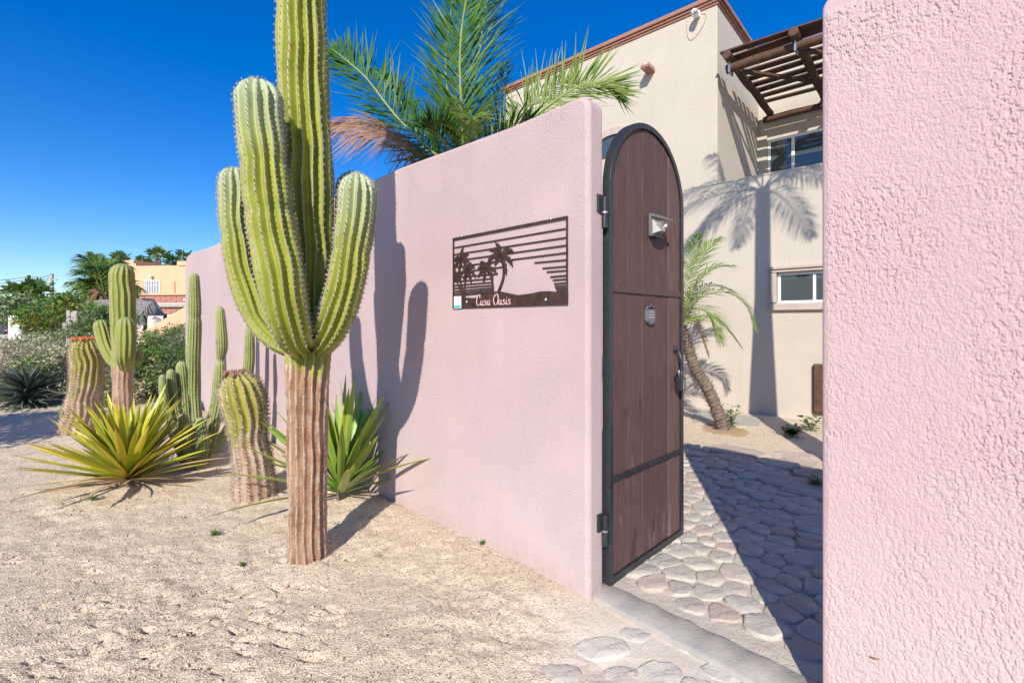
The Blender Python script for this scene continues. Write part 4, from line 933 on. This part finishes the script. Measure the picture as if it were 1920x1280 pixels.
MB().box(lx0+.12, lx0+.40, .10, .11, lwb+.13, lwt-.11).build('curtain', M['curtain'], house); tz0, tz1 = lwb, lwt
tf = MB(); tf.box(lx0, lx1, -.05, .06, tz1-.07, tz1-.03); tf.box(lx0-.03, lx1+.03, -.075, .06, tz1-.028, tz1+.012); tf.build('window_hood', M['trim'], house, bevel=.008)
MB().box(lx0-.01, lx1+.01, -.06, .06, tz0, tz0+.095).build('window_sill', M['trim'], house, bevel=.01)
for a in (lx0, lx1-.08): MB().box(a, a+.08, -.04, .06, tz0+.108, tz1-.073).build('window_jamb', M['trim'], house, bevel=.006)
RP = HC+HB*REC
def rec(u, v): s_ = on(u, RP, HD); return s_, CZ+(HV-v)/F*(RP.y+s_*HD.y)
a0, za = rec(1440, 264)
window(a0, a0+2.6, REC-.03, 2.52, za, (.16, .62), .05)
MB().box(a0-.2, a0-.01, REC-.04, REC+.01, 2.5, za+.12).build('door_jamb', M['cream'], house, bevel=.005)
# arched window glimpsed over the gate hinge
aw, az_ = hs_(1150, 262)
m = MB(); prev = None
for k in range(15):
    a = PI*k/14; q = (aw+.62*math.cos(a), az_-.3+.5*math.sin(a)); q2 = (aw+.5*math.cos(a), az_-.3+.38*math.sin(a))
    if prev: m.prism([prev[0], q, q2, prev[1]], -.05, .0)
    prev = (q, q2)
m.build('arch_trim', M['trim'], house)
MB().prism([(aw+.5*math.cos(PI*k/14), az_-.3+.38*math.sin(PI*k/14)) for k in range(15)], -.012, -.002).build('pane', M['glass'], house)
MB().box(a0+.5, a0+1.5, REC+.05, REC+.06, 2.6, za-.06).build('curtain', M['curtain'], house)
# fittings and a plain dark box on the facade
def on_house(name, u, v, label, cat): a, z = hs_(u, v); p = HC+HD*a; return empty(name, (p.x, p.y, z), HANG, label, cat)
s = on_house('roof_scupper', 1221, 133, 'small terracotta water spout jutting from the cream facade', 'water spout')
MB().box(-.07, .07, -.26, .02, -.05, .0).build('channel', M['cornice'], s, bevel=.01)
for a in (-.07, .045): MB().box(a, a+.025, -.255, .02, .001, .05).build('cheek', M['cream'], s, bevel=.006)
fl_ = on_house('flood_lamp', 1309, 30, 'white security lamp under the cornice at the house corner', 'lamp')
MB().box(-.04, .04, -.05, .01, -.04, .05).build('mount', M['white'], fl_, bevel=.006)
MB().sphere((.0, -.13, -.02), (.06, .085, .06), 14, 8).build('shade', M['white'], fl_, True)
MB().sphere((.03, -.19, -.035), (.035, .035, .035), 10, 6).build('bulb', M['light_lens'], fl_, True)
def cable(name, pts, r_, label, mat='wire', cat='cable'):
    o = MB().tube([Vector(p) for p in catmull(pts, 20)], r_, 5).build(name, M[mat], None, True); return tag(o, label, cat)
cp = []
for u, v in ((1292, 10), (1288, 40), (1291, 72), (1302, 72), (1318, 50), (1325, 28), (1312, 26)):
    a, z = hs_(u, v); p = HC+HD*a-HB*.012; cp.append((p.x, p.y, z))
cable('lamp_cable', cp, .004, 'thin loose cable looping down beside the white security lamp', 'trim')
dbx_ = on_house('dark_wall_box', 1552, 730, 'dark rounded box low on the cream wall by the pillar edge', 'utility box')
MB().box(-.17, .2, -.06, .01, -.34, .34).build('body', M['leather'], dbx_, bevel=.04, seg=4)  # plain raised dark box with rounded edges, no particular fitting
MB().box(-.15, .18, -.068, -.0605, -.3, .3).build('front_face', M['leather'], dbx_, bevel=.003)
# grey slab at the foot of the wall
sl = MB(); pts_ = [G(1300, 765), G(1430, 782), G(1420, 796), G(1370, 797), G(1300, 790)]
sl.prism([(p.x, p.y) for p in pts_], -.03, -.008, 'z'); tag(sl.build('concrete_slab', M['concrete'], None), kind='structure')
so = MB(); n_ = 30; c = sp0; sv = [(c.x, c.y, float(gz(c.x, c.y))+.006)]; sf = [(0, 1+k, 1+(k+1) % n_) for k in range(n_)]
for rg_i in range(1, 9):
    for k in range(n_):
        a = 2*PI*k/n_; rr_ = rg_i/8*(1+.05*math.sin(k*2.1)+.04*math.sin(k*5.3)); x = c.x+.28*math.cos(a)*rr_*(1+.15*math.sin(k*9.1)); y = c.y-.02+.34*math.sin(a)*rr_*(1+.12*math.sin(k*7.7))
        sv.append((x, y, float(gz(x, y))+(.005+.006*math.sin(rg_i*.9)**2 if rg_i < 8 else -.004)))
    if rg_i > 1: o1 = 1+(rg_i-2)*n_; o2 = o1+n_; sf += [(o1+k, o1+(k+1) % n_, o2+(k+1) % n_, o2+k) for k in range(n_)]
so.add(sv, sf); tag(so.build('soil_ring', M['soil'], None, True), kind='structure')

# ------------------------------------------------------------------ PERGOLA over the balcony
pg = empty('timber_pergola', (HC.x, HC.y, 0), HANG, 'dark timber pergola of poles and boards over the balcony', 'pergola')
zp = CZ+3.93*1.0
A0 = HC
def pole(p0, p1, r_, nm='pole'):
    k = 9; pts = [Vector(p0).lerp(Vector(p1), i/k)+Vector((0, 0, .012*math.sin(i*1.3+p0[0]*3))) for i in range(k+1)]
    o = MB().tube(pts, [r_*(1+.06*math.sin(i*2.1+p0[0])) for i in range(k+1)], 12).build(nm, M['leather'], pg, True); bev(o, .004, 2, 60); return o
for x in (.22, 1.08, 1.95, 2.8): pole((x, -.28, zp+.0), (x, REC-.02, zp-.04), .06)
pole((.16, -.08, zp-.125), (4.2, -.08, zp-.125), .065, 'front_beam')
pole((.12, REC-.1, zp-.17), (4.2, REC-.1, zp-.17), .055, 'wall_beam')
r_ = random.Random(2)
for k in range(9):
    y = -.2+k*.262; tilt_ = r_.uniform(-.03, .05)
    if k in (2,): continue
    m = MB().box(.12, 4.3, -.085, .085, -.012, .012, Matrix.Translation((0, y, zp+.075)) @ Matrix.Rotation(tilt_, 4, 'Z') @ Matrix.Rotation(r_.uniform(-.12, .12), 4, 'X')); m.build('board', M['leather'], pg, bevel=.004)
for xa, xb in ((.25, 1.6), (1.1, 2.5)):
    m = MB().box(0, math.hypot(xb-xa, 1.9), -.035, .035, -.02, .02, Matrix.Translation((xa, .15, zp-.075)) @ Matrix.Rotation(math.atan2(1.9, xb-xa), 4, 'Z')); m.build('brace', M['leather'], pg, bevel=.004)
for x in (.22, 1.08, 1.95):
    MB().box(x-.012, x+.012, -.165, .005, zp-.21, zp-.02).build('metal_strap', M['steel'], pg)

# ------------------------------------------------------------------ small plants in the yard and weeds on the sand
def sprig(name, base, n, h, ls, mat, label, cat, seed, flowers=(), spread=.5):
    e = empty(name, base, 0, label, cat); r_ = random.Random(seed); st = MB(); lf = MB()
    for k in range(n):
        a = r_.random()*6.28; d = Vector((math.cos(a)*spread*r_.random(), math.sin(a)*spread*r_.random(), 1))*h*r_.uniform(.5, 1); st.tube([(0, 0, 0), d*.5+Vector((.01, 0, 0)), d], [.004, .003, .0015], 4)
        for j in range(7):
            t = .3+.7*j/6; p = d*t; b = a+j*2.4; dd = Vector((math.cos(b), math.sin(b), r_.uniform(-.1, .5))).normalized(); w_ = dd.cross(Vector((0, 0, 1))).normalized()*ls*.24
            lf.add([p, p+dd*ls*.5+w_, p+dd*ls, p+dd*ls*.5-w_], [(0, 1, 2, 3)])
    st.build('stalks', M['weed'], e, False, False); lf.build('leaves', mat, e, False, False)
    for fx, fy, fz in flowers:
        m = MB()
        for j in range(5):
            b = j*2*PI/5; m.add([(fx, fy, fz), (fx+.022*math.cos(b-.5), fy+.022*math.sin(b-.5), fz+.01), (fx+.03*math.cos(b), fy+.03*math.sin(b), fz+.012), (fx+.022*math.cos(b+.5), fy+.022*math.sin(b+.5), fz+.01)], [(0, 1, 2, 3)])
        m.build('flower', M['flower_pink'], e, False, False)
    return e
sprig('young_plant', gpt(1370, 803, 0), 7, .30, .09, M['weed'], 'small leafy green seedling at the foot of the young palm', 'plant', 3)
q = gpt(1485, 818, 0)
sprig('flowering_plant', q, 20, .13, .085, M['weed'], 'low green plant with pink flowers at the foot of the house wall', 'plant', 6, [(-.12, -.03, .13), (.02, -.12, .07)], 1.3)
sprig('flowering_plant', gpt(1520, 808, 0), 6, .20, .10, M['weed'], 'small leggy green plant right of the pink flowers', 'plant', 9, (), .9)
sprig('weed', gpt(1530, 915, 0), 16, .12, .05, M['bush_dry'], 'tuft of dry weed at the edge of the path by the pillar', 'weed', 10, (), 1.0)
for i, (u, v, sz, lb) in enumerate([(402, 1006, .035, 'tiny green sprout on the sand left of the big cardon'), (500, 918, .05, 'small grey-green weed at the foot of the barrel cactus'), (905, 1020, .03, 'tiny weed at the foot of the pink wall under the sign'), (173, 940, .04, 'small weed on the sand in front of the yellow yucca'), (455, 1062, .025, 'tiny sprout left of the cardon base')]):
    sprig('weed', gpt(u, v, .05), 5, sz, sz*.6, M['weed'], lb, 'weed', 60+i, (), 1.2)

r_ = random.Random(91); mb = MB()
for k in range(150):
    if k < 90: q_ = WA+WD*(-r_.uniform(.1, 6.5))-WB*(.02+.35*r_.random()**2)
    else: a = r_.random()*6.28; c0 = r_.choice((sb, y1, y2)); q_ = Vector((c0.x+math.cos(a)*r_.uniform(.1, .55), c0.y+math.sin(a)*r_.uniform(.1, .5)))
    z = float(gz(q_.x, q_.y))+.004; a = r_.random()*6.28; d = Vector((math.cos(a), math.sin(a), r_.uniform(-.1, .25)))*r_.uniform(.012, .04); w_ = Vector((-d.y, d.x, 0))*.22; p = Vector((q_.x, q_.y, z))
    mb.add([p, p+d*.5+w_+Vector((0, 0, .004)), p+d, p+d*.5-w_], [(0, 1, 2), (0, 2, 3)])
tag(mb.build('leaf_litter', M['yucca_dry'], None, False, False), 'dry leaf scraps scattered along the pink wall and round the plants', 'litter', kind='stuff')

# ------------------------------------------------------------------ SCRUB AND TREES AT THE LEFT
def bush(name, c, r3, n, ls, mats, label, cat, seed, clumps=26, twigs=60, twig_w=.008, group=None, base_z=None, trunk=0, flat=.8):
    rs = np.random.RandomState(seed); c = Vector(c); bz = float(gz(c.x, c.y)) if base_z is None else base_z
    e = empty(name, (c.x, c.y, bz), 0, label, cat, group)
    u_ = rs.normal(size=(clumps, 3)); u_ /= np.linalg.norm(u_, axis=1)[:, None]; u_ *= rs.uniform(.35, 1.0, (clumps, 1))**.6
    cc = u_*np.array(r3)+np.array([0, 0, c.z-bz])
    if trunk:
        MB().tube([(0, 0, -.1), (.05, 0, (c.z-bz)*.5), (0, .03, c.z-bz)], [trunk, trunk*.8, trunk*.5], 8).build('trunk', M['bark'], e, True)
    tw = MB(); R_ = random.Random(seed)
    for k in range(twigs):
        t = cc[k % clumps]+rs.normal(size=3)*np.array(r3)*.22; t[2] = max(t[2], .03)
        b = np.array([R_.uniform(-.25, .25)*r3[0], R_.uniform(-.25, .25)*r3[1], 0]); mid = (t+b)/2+rs.normal(size=3)*np.array(r3)*.13
        tw.tube([b, mid, t], [twig_w, twig_w*.7, twig_w*.3], 3, False)
        for j in range(2):
            t2 = t+rs.normal(size=3)*np.array(r3)*.22; tw.tube([mid*.4+t*.6, t2], [twig_w*.6, twig_w*.25], 3, False)
    tw.build('branches', M['twig'], e, False, False)
    per = n//len(mats)
    for mi, mt in enumerate(mats):
        ci = rs.randint(0, clumps, per) if len(mats) == 1 else rs.choice(np.arange(clumps)[mi::len(mats)], per)
        ctr = cc[ci]+rs.normal(size=(per, 3))*np.array(r3)*.17; ctr[:, 2] = np.maximum(ctr[:, 2], .02)
        d = rs.normal(size=(per, 3)); d[:, 2] *= flat; d /= np.linalg.norm(d, axis=1)[:, None]; s2 = rs.normal(size=(per, 3)); s2 -= (s2*d).sum(1)[:, None]*d; s2 /= np.linalg.norm(s2, axis=1)[:, None]
        l = ls*rs.uniform(.6, 1.3, (per, 1)); V = np.stack([ctr, ctr+d*l*.5+s2*l*.22, ctr+d*l, ctr+d*l*.5-s2*l*.22], 1).reshape(-1, 3)
        me = bpy.data.meshes.new('leaves'); me.from_pydata(V.tolist(), [], np.arange(per*4).reshape(-1, 4).tolist()); me.materials.append(M[mt]); me.update()
        o = bpy.data.objects.new('leaves', me); COL.objects.link(o); o.parent = e
    return e
def B(u, v, Y_, ru, rv, ry): q = Y_/F; return P(u, v, Y_), (ru*q, ry, rv*q)
c, r3 = B(40, 672, 8.6, 75, 34, .7); bush('dry_shrub', c, r3, 5200, .05, ['bush_dry'], 'pale dry beige shrub at the left edge above the agave', 'shrub', 1, 40, 260, .006)
c, r3 = B(112, 690, 8.0, 50, 42, .6); bush('green_shrub', c, r3, 5200, .055, ['bush_green', 'bush_dry'], 'tangled green and straw shrub left of the orange-flowered barrel cactus', 'shrub', 2, 36, 160, .007)
c, r3 = B(40, 735, 8.0, 60, 22, .6); bush('green_shrub', c, r3, 3000, .05, ['bush_green'], 'low green shrub behind the dark agave mound', 'shrub', 12, 30, 60, .006)
c, r3 = B(300, 680, 8.2, 62, 60, .8); bush('green_shrub', c, r3, 8200, .06, ['bush_green', 'bush_green', 'olive'], 'large green shrub with bare twigs behind the organ pipe columns', 'shrub', 3, 44, 160, .008)
c, r3 = B(325, 632, 10, 40, 22, .6); bush('dry_shrub', c, r3, 2600, .05, ['bush_dry', 'olive'], 'dry brownish shrub in front of the sloping orange wall', 'shrub', 4, 26, 120, .007)
c, r3 = B(190, 608, 11, 42, 34, .8); bush('green_shrub', c, r3, 4200, .08, ['bush_green', 'olive'], 'leafy green shrub right of the weathered boards', 'shrub', 5, 30, 80, .009)
c, r3 = B(200, 730, 7.2, 60, 35, .5); bush('green_shrub', c, r3, 3600, .045, ['bush_green', 'bush_dry'], 'low green scrub between the barrel cactus and the mid-sized cardon', 'shrub', 6, 30, 120, .005)
c, r3 = B(92, 640, 13, 75, 16, 1.0); bush('dry_shrub', c, r3, 3200, .07, ['bush_dry', 'bush_green'], 'long low dry shrub in front of the grey-green tree', 'shrub', 7, 34, 120, .008)
c, r3 = B(62, 588, 19, 48, 32, 1.6); bush('tree', c, r3, 3300, .17, ['olive', 'olive', 'bush_green'], 'rounded grey-green tree behind the white sign', 'tree', 8, 36, 60, .02, trunk=.12)
c, r3 = B(112, 590, 17, 36, 36, 1.4); bush('tree', c, r3, 2700, .16, ['bush_yellow', 'bush_green'], 'yellowish-green tree left of the weathered boards', 'tree', 9, 28, 50, .02, trunk=.1)
c, r3 = B(8, 612, 60, 26, 7, 3); bush('tree', c, r3, 900, .6, ['olive'], 'low far green tree on the horizon at the left edge', 'tree', 19, 14, 20, .05, trunk=.2)
c = Vector((-6.9, 3.0, 1.75)); bush('tree', c, (1.15, .9, .75), 7000, .10, ['bush_green'], 'leafy tree on the sand outside the left edge, shading the agave', 'tree', 10, 46, 80, .02, trunk=.08)

# feather and fan palms far left
cp_ = P(203, 580, 21); cz_ = cp_.z
e = empty('coconut_palm', (cp_.x, cp_.y, 0), 0, 'dense feather palm with long drooping fronds left of the orange house', 'palm')
MB().tube([(0, 0, -.2), (.1, 0, cz_*.6), (0, 0, cz_)], [.28, .24, .2], 9).build('trunk', M['bark'], e, True)
rp = random.Random(77)
tips = [(138, 485), (128, 528), (124, 548), (133, 560), (150, 478), (170, 474), (186, 478), (205, 486), (150, 575), (240, 500), (262, 540), (268, 575), (225, 480), (165, 590), (140, 505), (178, 500), (195, 520), (155, 530)]
for k, (u, v) in enumerate(tips):
    y = 21+rp.uniform(-1.4, 1.4); mu, mv = (203+u)/2, min(580, v)*.55+580*.45-24
    frond([tuple(P(*q_)-e.location) for q_ in ((203, 580, 21), (mu+8, mv+8, (21+y)/2), (mu-4 if u < 203 else mu+4, mv-8+6, (21+y)/2), (u, v, y))], .95, 34, M['palm_far'], e, 300+k, (0, -.2, 1), .9, .05, .5, .075, rach=.03)
for k in range(3):
    o = frond([tuple(P(*q_)-e.location) for q_ in ((200, 575, 20.8), (195-k*5, 556+k*3, 20.5), (184-k*4+k*k*6, 548+k*12, 20.3), (176+k*8, 556+k*14, 20.2))], .5, 24, M['palm_dry'], e, 390+k, (0, -1, .2), .8, .05, .5, .08, rach=.03); o['label'] = 'orange-brown dead frond'
def fan_palm(u, v, Y_, R_, n, label, seed, group):
    c = P(u, v, Y_); e = empty('fan_palm', (c.x, c.y, 0), 0, label, 'palm', group); r_ = random.Random(seed)
    MB().tube([(0, 0, -.2), (0, 0, c.z*.5), (0, 0, c.z)], [.3, .24, .2], 8).build('trunk', M['bark'], e, True)
    for k in range(n):
        az = k*2.4+r_.random()*.4; el = -.4+1.7*(k+.5)/n; d = Vector((math.cos(az)*math.cos(el), math.sin(az)*math.cos(el), math.sin(el))); pe = Vector((0, 0, c.z))+d*R_*.5
        m = MB(); m.cur = 1; m.tube([(0, 0, c.z), tuple(pe)], [.03, .02], 4, False); m.cur = 0; S = d.cross(Vector((0, 0, 1))).normalized(); U = S.cross(d)
        for j in range(15):
            a = -1.9+3.8*j/14; dd = d*math.cos(a)+S*math.sin(a)+U*r_.uniform(-.15, .15); l = R_*.62*(1-.2*abs(a)/1.9)*r_.uniform(.85, 1.1); w_ = dd.cross(U).normalized()*.05*R_
            m.add([pe, pe+dd*l*.6+w_, pe+dd*l+Vector((0, 0, -.15*l)), pe+dd*l*.6-w_], [(0, 1, 2, 3)])
        m.build('frond', [M['palm_far'], M['rachis']], e, False, False)
fan_palm(42, 562, 25, 1.25, 14, 'fan palm standing behind the grey-green tree at the far left', 1, 'fan palms in the distance')
fan_palm(74, 552, 25.5, .95, 11, 'smaller fan palm just left of the wooden utility pole', 2, 'fan palms in the distance')
fan_palm(226, 492, 36, 1.0, 11, 'distant fan palm topping the left corner of the orange house', 3, 'fan palms in the distance')
fan_palm(270, 497, 37, .9, 10, 'low distant fan palm just above the left part of the orange parapet', 4, 'fan palms in the distance')
fan_palm(296, 487, 36, 1.15, 12, 'tallest distant fan palm above the middle of the orange parapet', 5, 'fan palms in the distance')
fan_palm(325, 493, 37, .9, 10, 'distant fan palm left of the right-hand step of the orange parapet', 6, 'fan palms in the distance')
fan_palm(346, 487, 38, 1.0, 10, 'distant fan palm at the end of the pink wall', 7, 'fan palms in the distance')

# ------------------------------------------------------------------ ORANGE HOUSE AND NEIGHBOURS
YH = 26.0; q = YH/F
oh = empty('orange_house', (P(232, 0, YH).x, YH, 0), math.radians(-6), 'flat-roofed orange house with a white barred window', 'house')
def hx(u): return (u-232)*q
def zz(v): return CZ+(HV-v)*q
top = zz(499)
m = MB().prism([(0, zz(552)), (hx(480), zz(552)), (hx(480), top), (hx(345), top-.05), (hx(345), zz(494)), (hx(352), zz(494)), (hx(352), zz(488)), (hx(372), zz(488)), (hx(372), top+.01), (hx(400), top+.01), (hx(400), top+.02), (hx(257), top+.02), (hx(257), zz(494)), (hx(252), zz(494)), (hx(252), zz(488)), (0, zz(488))][:4]+[(hx(345), top), (hx(257), top), (hx(257), zz(494)), (hx(252), zz(494)), (hx(252), zz(488)), (0, zz(488))], 0, 6)
m.build('wall', M['orange'], oh)
MB().box(hx(341), hx(375), -.02, .5, top-.01, zz(491)).build('parapet_step', M['orange'], oh)
m = MB().prism([(0, zz(527)), (hx(275), zz(527)), (hx(275), zz(551)), (0, zz(551))], -.06, -.003); m.build('wall_panel', M['orange'], oh)
for a, b in ((313, 337), (341, 400)): MB().prism([(hx(a), zz(551)), (hx(b), zz(551)), (hx(b), zz(528)), (hx(a), zz(528))], -.06, -.003).build('wall_panel', M['orange'], oh)
MB().box(0, hx(480), -.25, -.002, zz(554), zz(551.3)).build('ledge', M['orange'], oh)
wf = MB(); wf.box(hx(274), hx(306), -.05, -.004, zz(527.6), zz(526)); wf.box(hx(274), hx(306), -.05, -.004, zz(552), zz(550.5)); wf.box(hx(273.5), hx(275.5), -.045, -.004, zz(550.5), zz(527.6)); wf.box(hx(304.5), hx(306.5), -.045, -.004, zz(550.5), zz(527.6))
wo_ = wf.build('window', M['white'], oh)
MB().box(hx(275.5), hx(304.5), -.012, -.004, zz(550.5), zz(527.6)).build('pane', M['glass'], wo_)
for k in range(8): x = hx(278+k*3.4); MB().box(x, x+.04, -.09, -.06, zz(550.5), zz(527.6)).build('bar', M['white'], wo_)
MB().box(hx(275.5), hx(304.5), -.058, -.04, zz(536), zz(535)).build('bar', M['white'], wo_)
MB().sphere((hx(291), -.15, zz(519)), (.09, .1, .1), 10, 6).build('wall_lamp', M['white'], oh, True)
MB().box(0, hx(480), -.1, 6, -.2, zz(554.3)).build('lower_wall', M['offwhite'], oh)
# courses of brick on the lower wall
bw, bh = .62, .115
row = 0; z = zz(566)
bme = MB().box(-.5, .5, -.5, .5, -.5, .5).mesh('brick', M['brick'])
for zt_ in (555.5, 559.5, 563.5, 576.5, 580.5, 584.5):
    x = hx(237)+(row % 2)*bw/2; row += 1
    while x < hx(352): inst('brick', bme, oh, (x+bw/2, -.12, zz(zt_)-bh/2), scale=(bw-.04, .06, bh-.02)); x += bw
MB().box(hx(300), hx(480), -.3, -.101, zz(576), zz(570.5)).build('grey_ledge', M['concrete'], oh)
MB().box(hx(260), hx(268), -.6, -.15, zz(559), zz(553)).build('roof_tank', M['offwhite'], oh)
# sloping orange wall
YB = 14.0; qb = YB/F
so_ = empty('sloping_wall', (P(262, 0, YB).x, YB, 0), 0, 'sloping orange garden wall rising towards the end of the pink wall', 'wall')
sx = lambda u: (u-262)*qb; sz = lambda v: CZ+(HV-v)*qb
MB().prism([(sx(262), sz(632)), (sx(262), sz(624)), (sx(356), sz(569)), (sx(420), sz(532)), (sx(420), sz(565)), (sx(356), sz(601)), (sx(300), sz(632))], 0, .3).build('rendered_face', M['orange'], so_, bevel=.03)
MB().box(sx(262), sx(300), .02, .28, -.2, sz(632.3)).build('wall_foot', M['orange'], so_)
MB().box(sx(340), sx(347), .05, .25, -.2, sz(604)).build('post', M['concrete'], so_)
# thatched shelter
YT = 20.0; qt = YT/F
th = empty('thatched_shelter', (P(240, 0, YT).x, YT, 0), 0, 'palm-thatched shelter with shaggy grey roof below the orange house', 'shelter')
tx = lambda u: (u-240)*qt; tz = lambda v: CZ+(HV-v)*qt
MB().prism([(tx(180), tz(590)), (tx(192), tz(566)), (tx(282), tz(560)), (tx(305), tz(592))], -.5, .2).build('roof_core', M['thatch'], th)
m = MB(); r_ = random.Random(3)
for k in range(2600):
    t = r_.random(); row_ = r_.random(); u = 184+118*t; v = 560+row_*26+(abs(t-.5)*10); l = r_.uniform(.3, .6); x, z, y = tx(u), tz(v), -.5-row_*.7
    a = r_.uniform(-.3, .3)+(t-.5)*.9; w_ = .03; p0 = Vector((x, y, z)); p1 = Vector((x+a*l, y-.12, z-l)); m.add([p0-Vector((w_, 0, 0)), p0+Vector((w_, 0, 0)), p1], [(0, 1, 2)])
m.build('thatch', M['thatch'], th, False, False)['kind'] = 'stuff'
for u in (188, 212, 262, 300): MB().tube([(tx(u), .3, -.1), (tx(u), .3, tz(588))], .07, 8).build('post', M['leather'], th)
# gabled cottage
YG = 30.0; qg = YG/F
ct = empty('gabled_cottage', (P(158, 0, YG).x, YG, 0), 0, 'low off-white cottage with grey gabled roof behind the boards', 'house')
gx = lambda u: (u-158)*qg; gz_ = lambda v: CZ+(HV-v)*qg
MB().prism([(gx(152), -.2), (gx(230), -.2), (gx(230), gz_(577)), (gx(152), gz_(577))], 0, 1).build('wall', M['offwhite'], ct)
m = MB(); m.add([(gx(160), -.3, gz_(564)), (gx(235), -.3, gz_(568)), (gx(238), -.4, gz_(580)), (gx(169), -.4, gz_(580)), (gx(160), 1.2, gz_(564)), (gx(235), 1.2, gz_(568)), (gx(238), 1.2, gz_(580)), (gx(169), 1.2, gz_(580))], [(0, 1, 2, 3), (0, 4, 5, 1), (3, 2, 6, 7), (0, 3, 7, 4), (1, 5, 6, 2), (4, 7, 6, 5)]); m.build('roof', M['tile_grey'], ct)
m = MB().prism([(gx(128), gz_(573)), (gx(160), gz_(563)), (gx(160), gz_(568)), (gx(128), gz_(578))], -.35, .6); m.build('roof', M['tile_grey'], ct)
MB().prism([(gx(150), gz_(596)), (gx(168), gz_(596)), (gx(168), gz_(579)), (gx(159), gz_(566)), (gx(152), gz_(572))], -.2, -.01).build('gable', M['offwhite'], ct)
# weathered boards
YW = 11.5; qw = YW/F
wb = empty('weathered_boards', (P(134, 0, YW).x, YW, 0), 0, 'two upright weathered grey-white boards in the scrub', 'post')
bx = lambda u: (u-134)*qw; bz = lambda v: CZ+(HV-v)*qw
MB().box(bx(124), bx(131), 0, .05, -.1, bz(582)).build('board', M['grey_wood'], wb, bevel=.005)
MB().box(bx(131.6), bx(143), .01, .05, -.1, bz(582.5)).build('board', M['grey_wood'], wb, bevel=.005)
MB().box(bx(121), bx(146), -.06, -.005, bz(625), bz(604)).build('cross_board', M['grey_wood'], wb, bevel=.005)
# white sign board with a logo
YQ = 16.0; qq = YQ/F
ws = empty('white_sign', (P(27, 0, YQ).x, YQ, 0), 0, 'small white sign board with a dark line logo at the far left', 'sign')
qx = lambda u: (u-27)*qq; qz = lambda v: CZ+(HV-v)*qq
MB().box(qx(15), qx(39), 0, .08, -.1, qz(592)).build('board', M['white'], ws, bevel=.01)
m = MB()
for a, b in (((24, 606), (30, 598)), ((30, 598), (32, 606)), ((24, 610), (29, 604)), ((29, 604), (36, 609)), ((27, 597), (33, 595))): m.tube([(qx(a[0]), -.015, qz(a[1])), (qx(b[0]), -.015, qz(b[1]))], .012, 4)
m.build('logo', M['wire'], ws)
MB().box(qx(21), qx(37), -.012, -.002, qz(614.6), qz(613.6)).build('line', M['teal'], ws)
# utility poles and lines
def upole(u, v, Y_, r_, mat, label):
    c = P(u, v, Y_); e = empty('utility_pole', (c.x, c.y, 0), 0, label, 'utility pole', 'utility poles at the far left')
    MB().tube([(0, 0, -.2), (0, 0, c.z)], [r_*1.2, r_], 10).build('shaft', M[mat], e); return c, e
c1, e1 = upole(54, 516, 34, .10, 'leather', 'dark wooden utility pole behind the fan palm')
c2, e2 = upole(97, 513, 30, .095, 'concrete', 'pale concrete utility pole with crossarm right of the fan palm')
MB().box(-.35, .35, -.04, .04, c2.z-.42, c2.z-.34).build('crossarm', M['concrete'], e2)
for i, (dv, lb) in enumerate(((2, 'upper power line running out of frame from the two poles'), (7, 'lower power line running out of frame from the two poles'))):
    a = P(97, 513+dv, 30); b = P(54, 517+dv, 34); c = P(-60, 522+dv*1.4, 34)
    cable('power_line', [tuple(a), tuple((a+b)/2-Vector((0, 0, .12))), tuple(b), tuple((b+c)/2-Vector((0, 0, .15))), tuple(c)], .018, lb, 'wire', 'power line')
cable('power_line', [tuple(P(-60, 549, 34)), tuple(P(0, 550, 34)), tuple(P(54, 549, 34))], .018, 'lowest slack power line ending at the dark wooden pole', 'wire', 'power line')
# parked van far left
YC = 55; e = empty('parked_car', (P(-2, 0, YC).x, YC, 0), 0, 'distant dark blue car with red stripe at the left edge', 'car')
bd = MB().prism([(-1.9, .35), (1.9, .35), (1.9, .95), (1.2, 1.0), (.75, 1.45), (-.9, 1.45), (-1.4, 1.0), (-1.9, .95)], -.8, .8).build('body', simple('dark_blue_paint', (.03, .05, .12), rough=.3), e, bevel=.06)
MB().prism([(.62, 1.36), (.95, 1.02), (-1.1, 1.02), (-.82, 1.36)], -.812, -.802).build('window', M['glass'], e)
MB().box(-1.88, 1.88, -.812, -.802, .42, .54).build('stripe', M['brick'], e)
for x in (-1.2, 1.2): MB().tube([(x, -.82, .32), (x, -.6, .32)], .32, 16).build('wheel', M['wire'], e)
o = MB().sphere((0, 0, 0), (.11, .09, .10), 8, 6).build('white_rock', M['white'], None, True); c = G(284, 742, .1); c = P(285, 748, 6.4); o.location = (c.x, c.y, float(gz(c.x, c.y))+.06); tag(o, 'white painted rock behind the yucca near the organ pipe clump', 'rock')
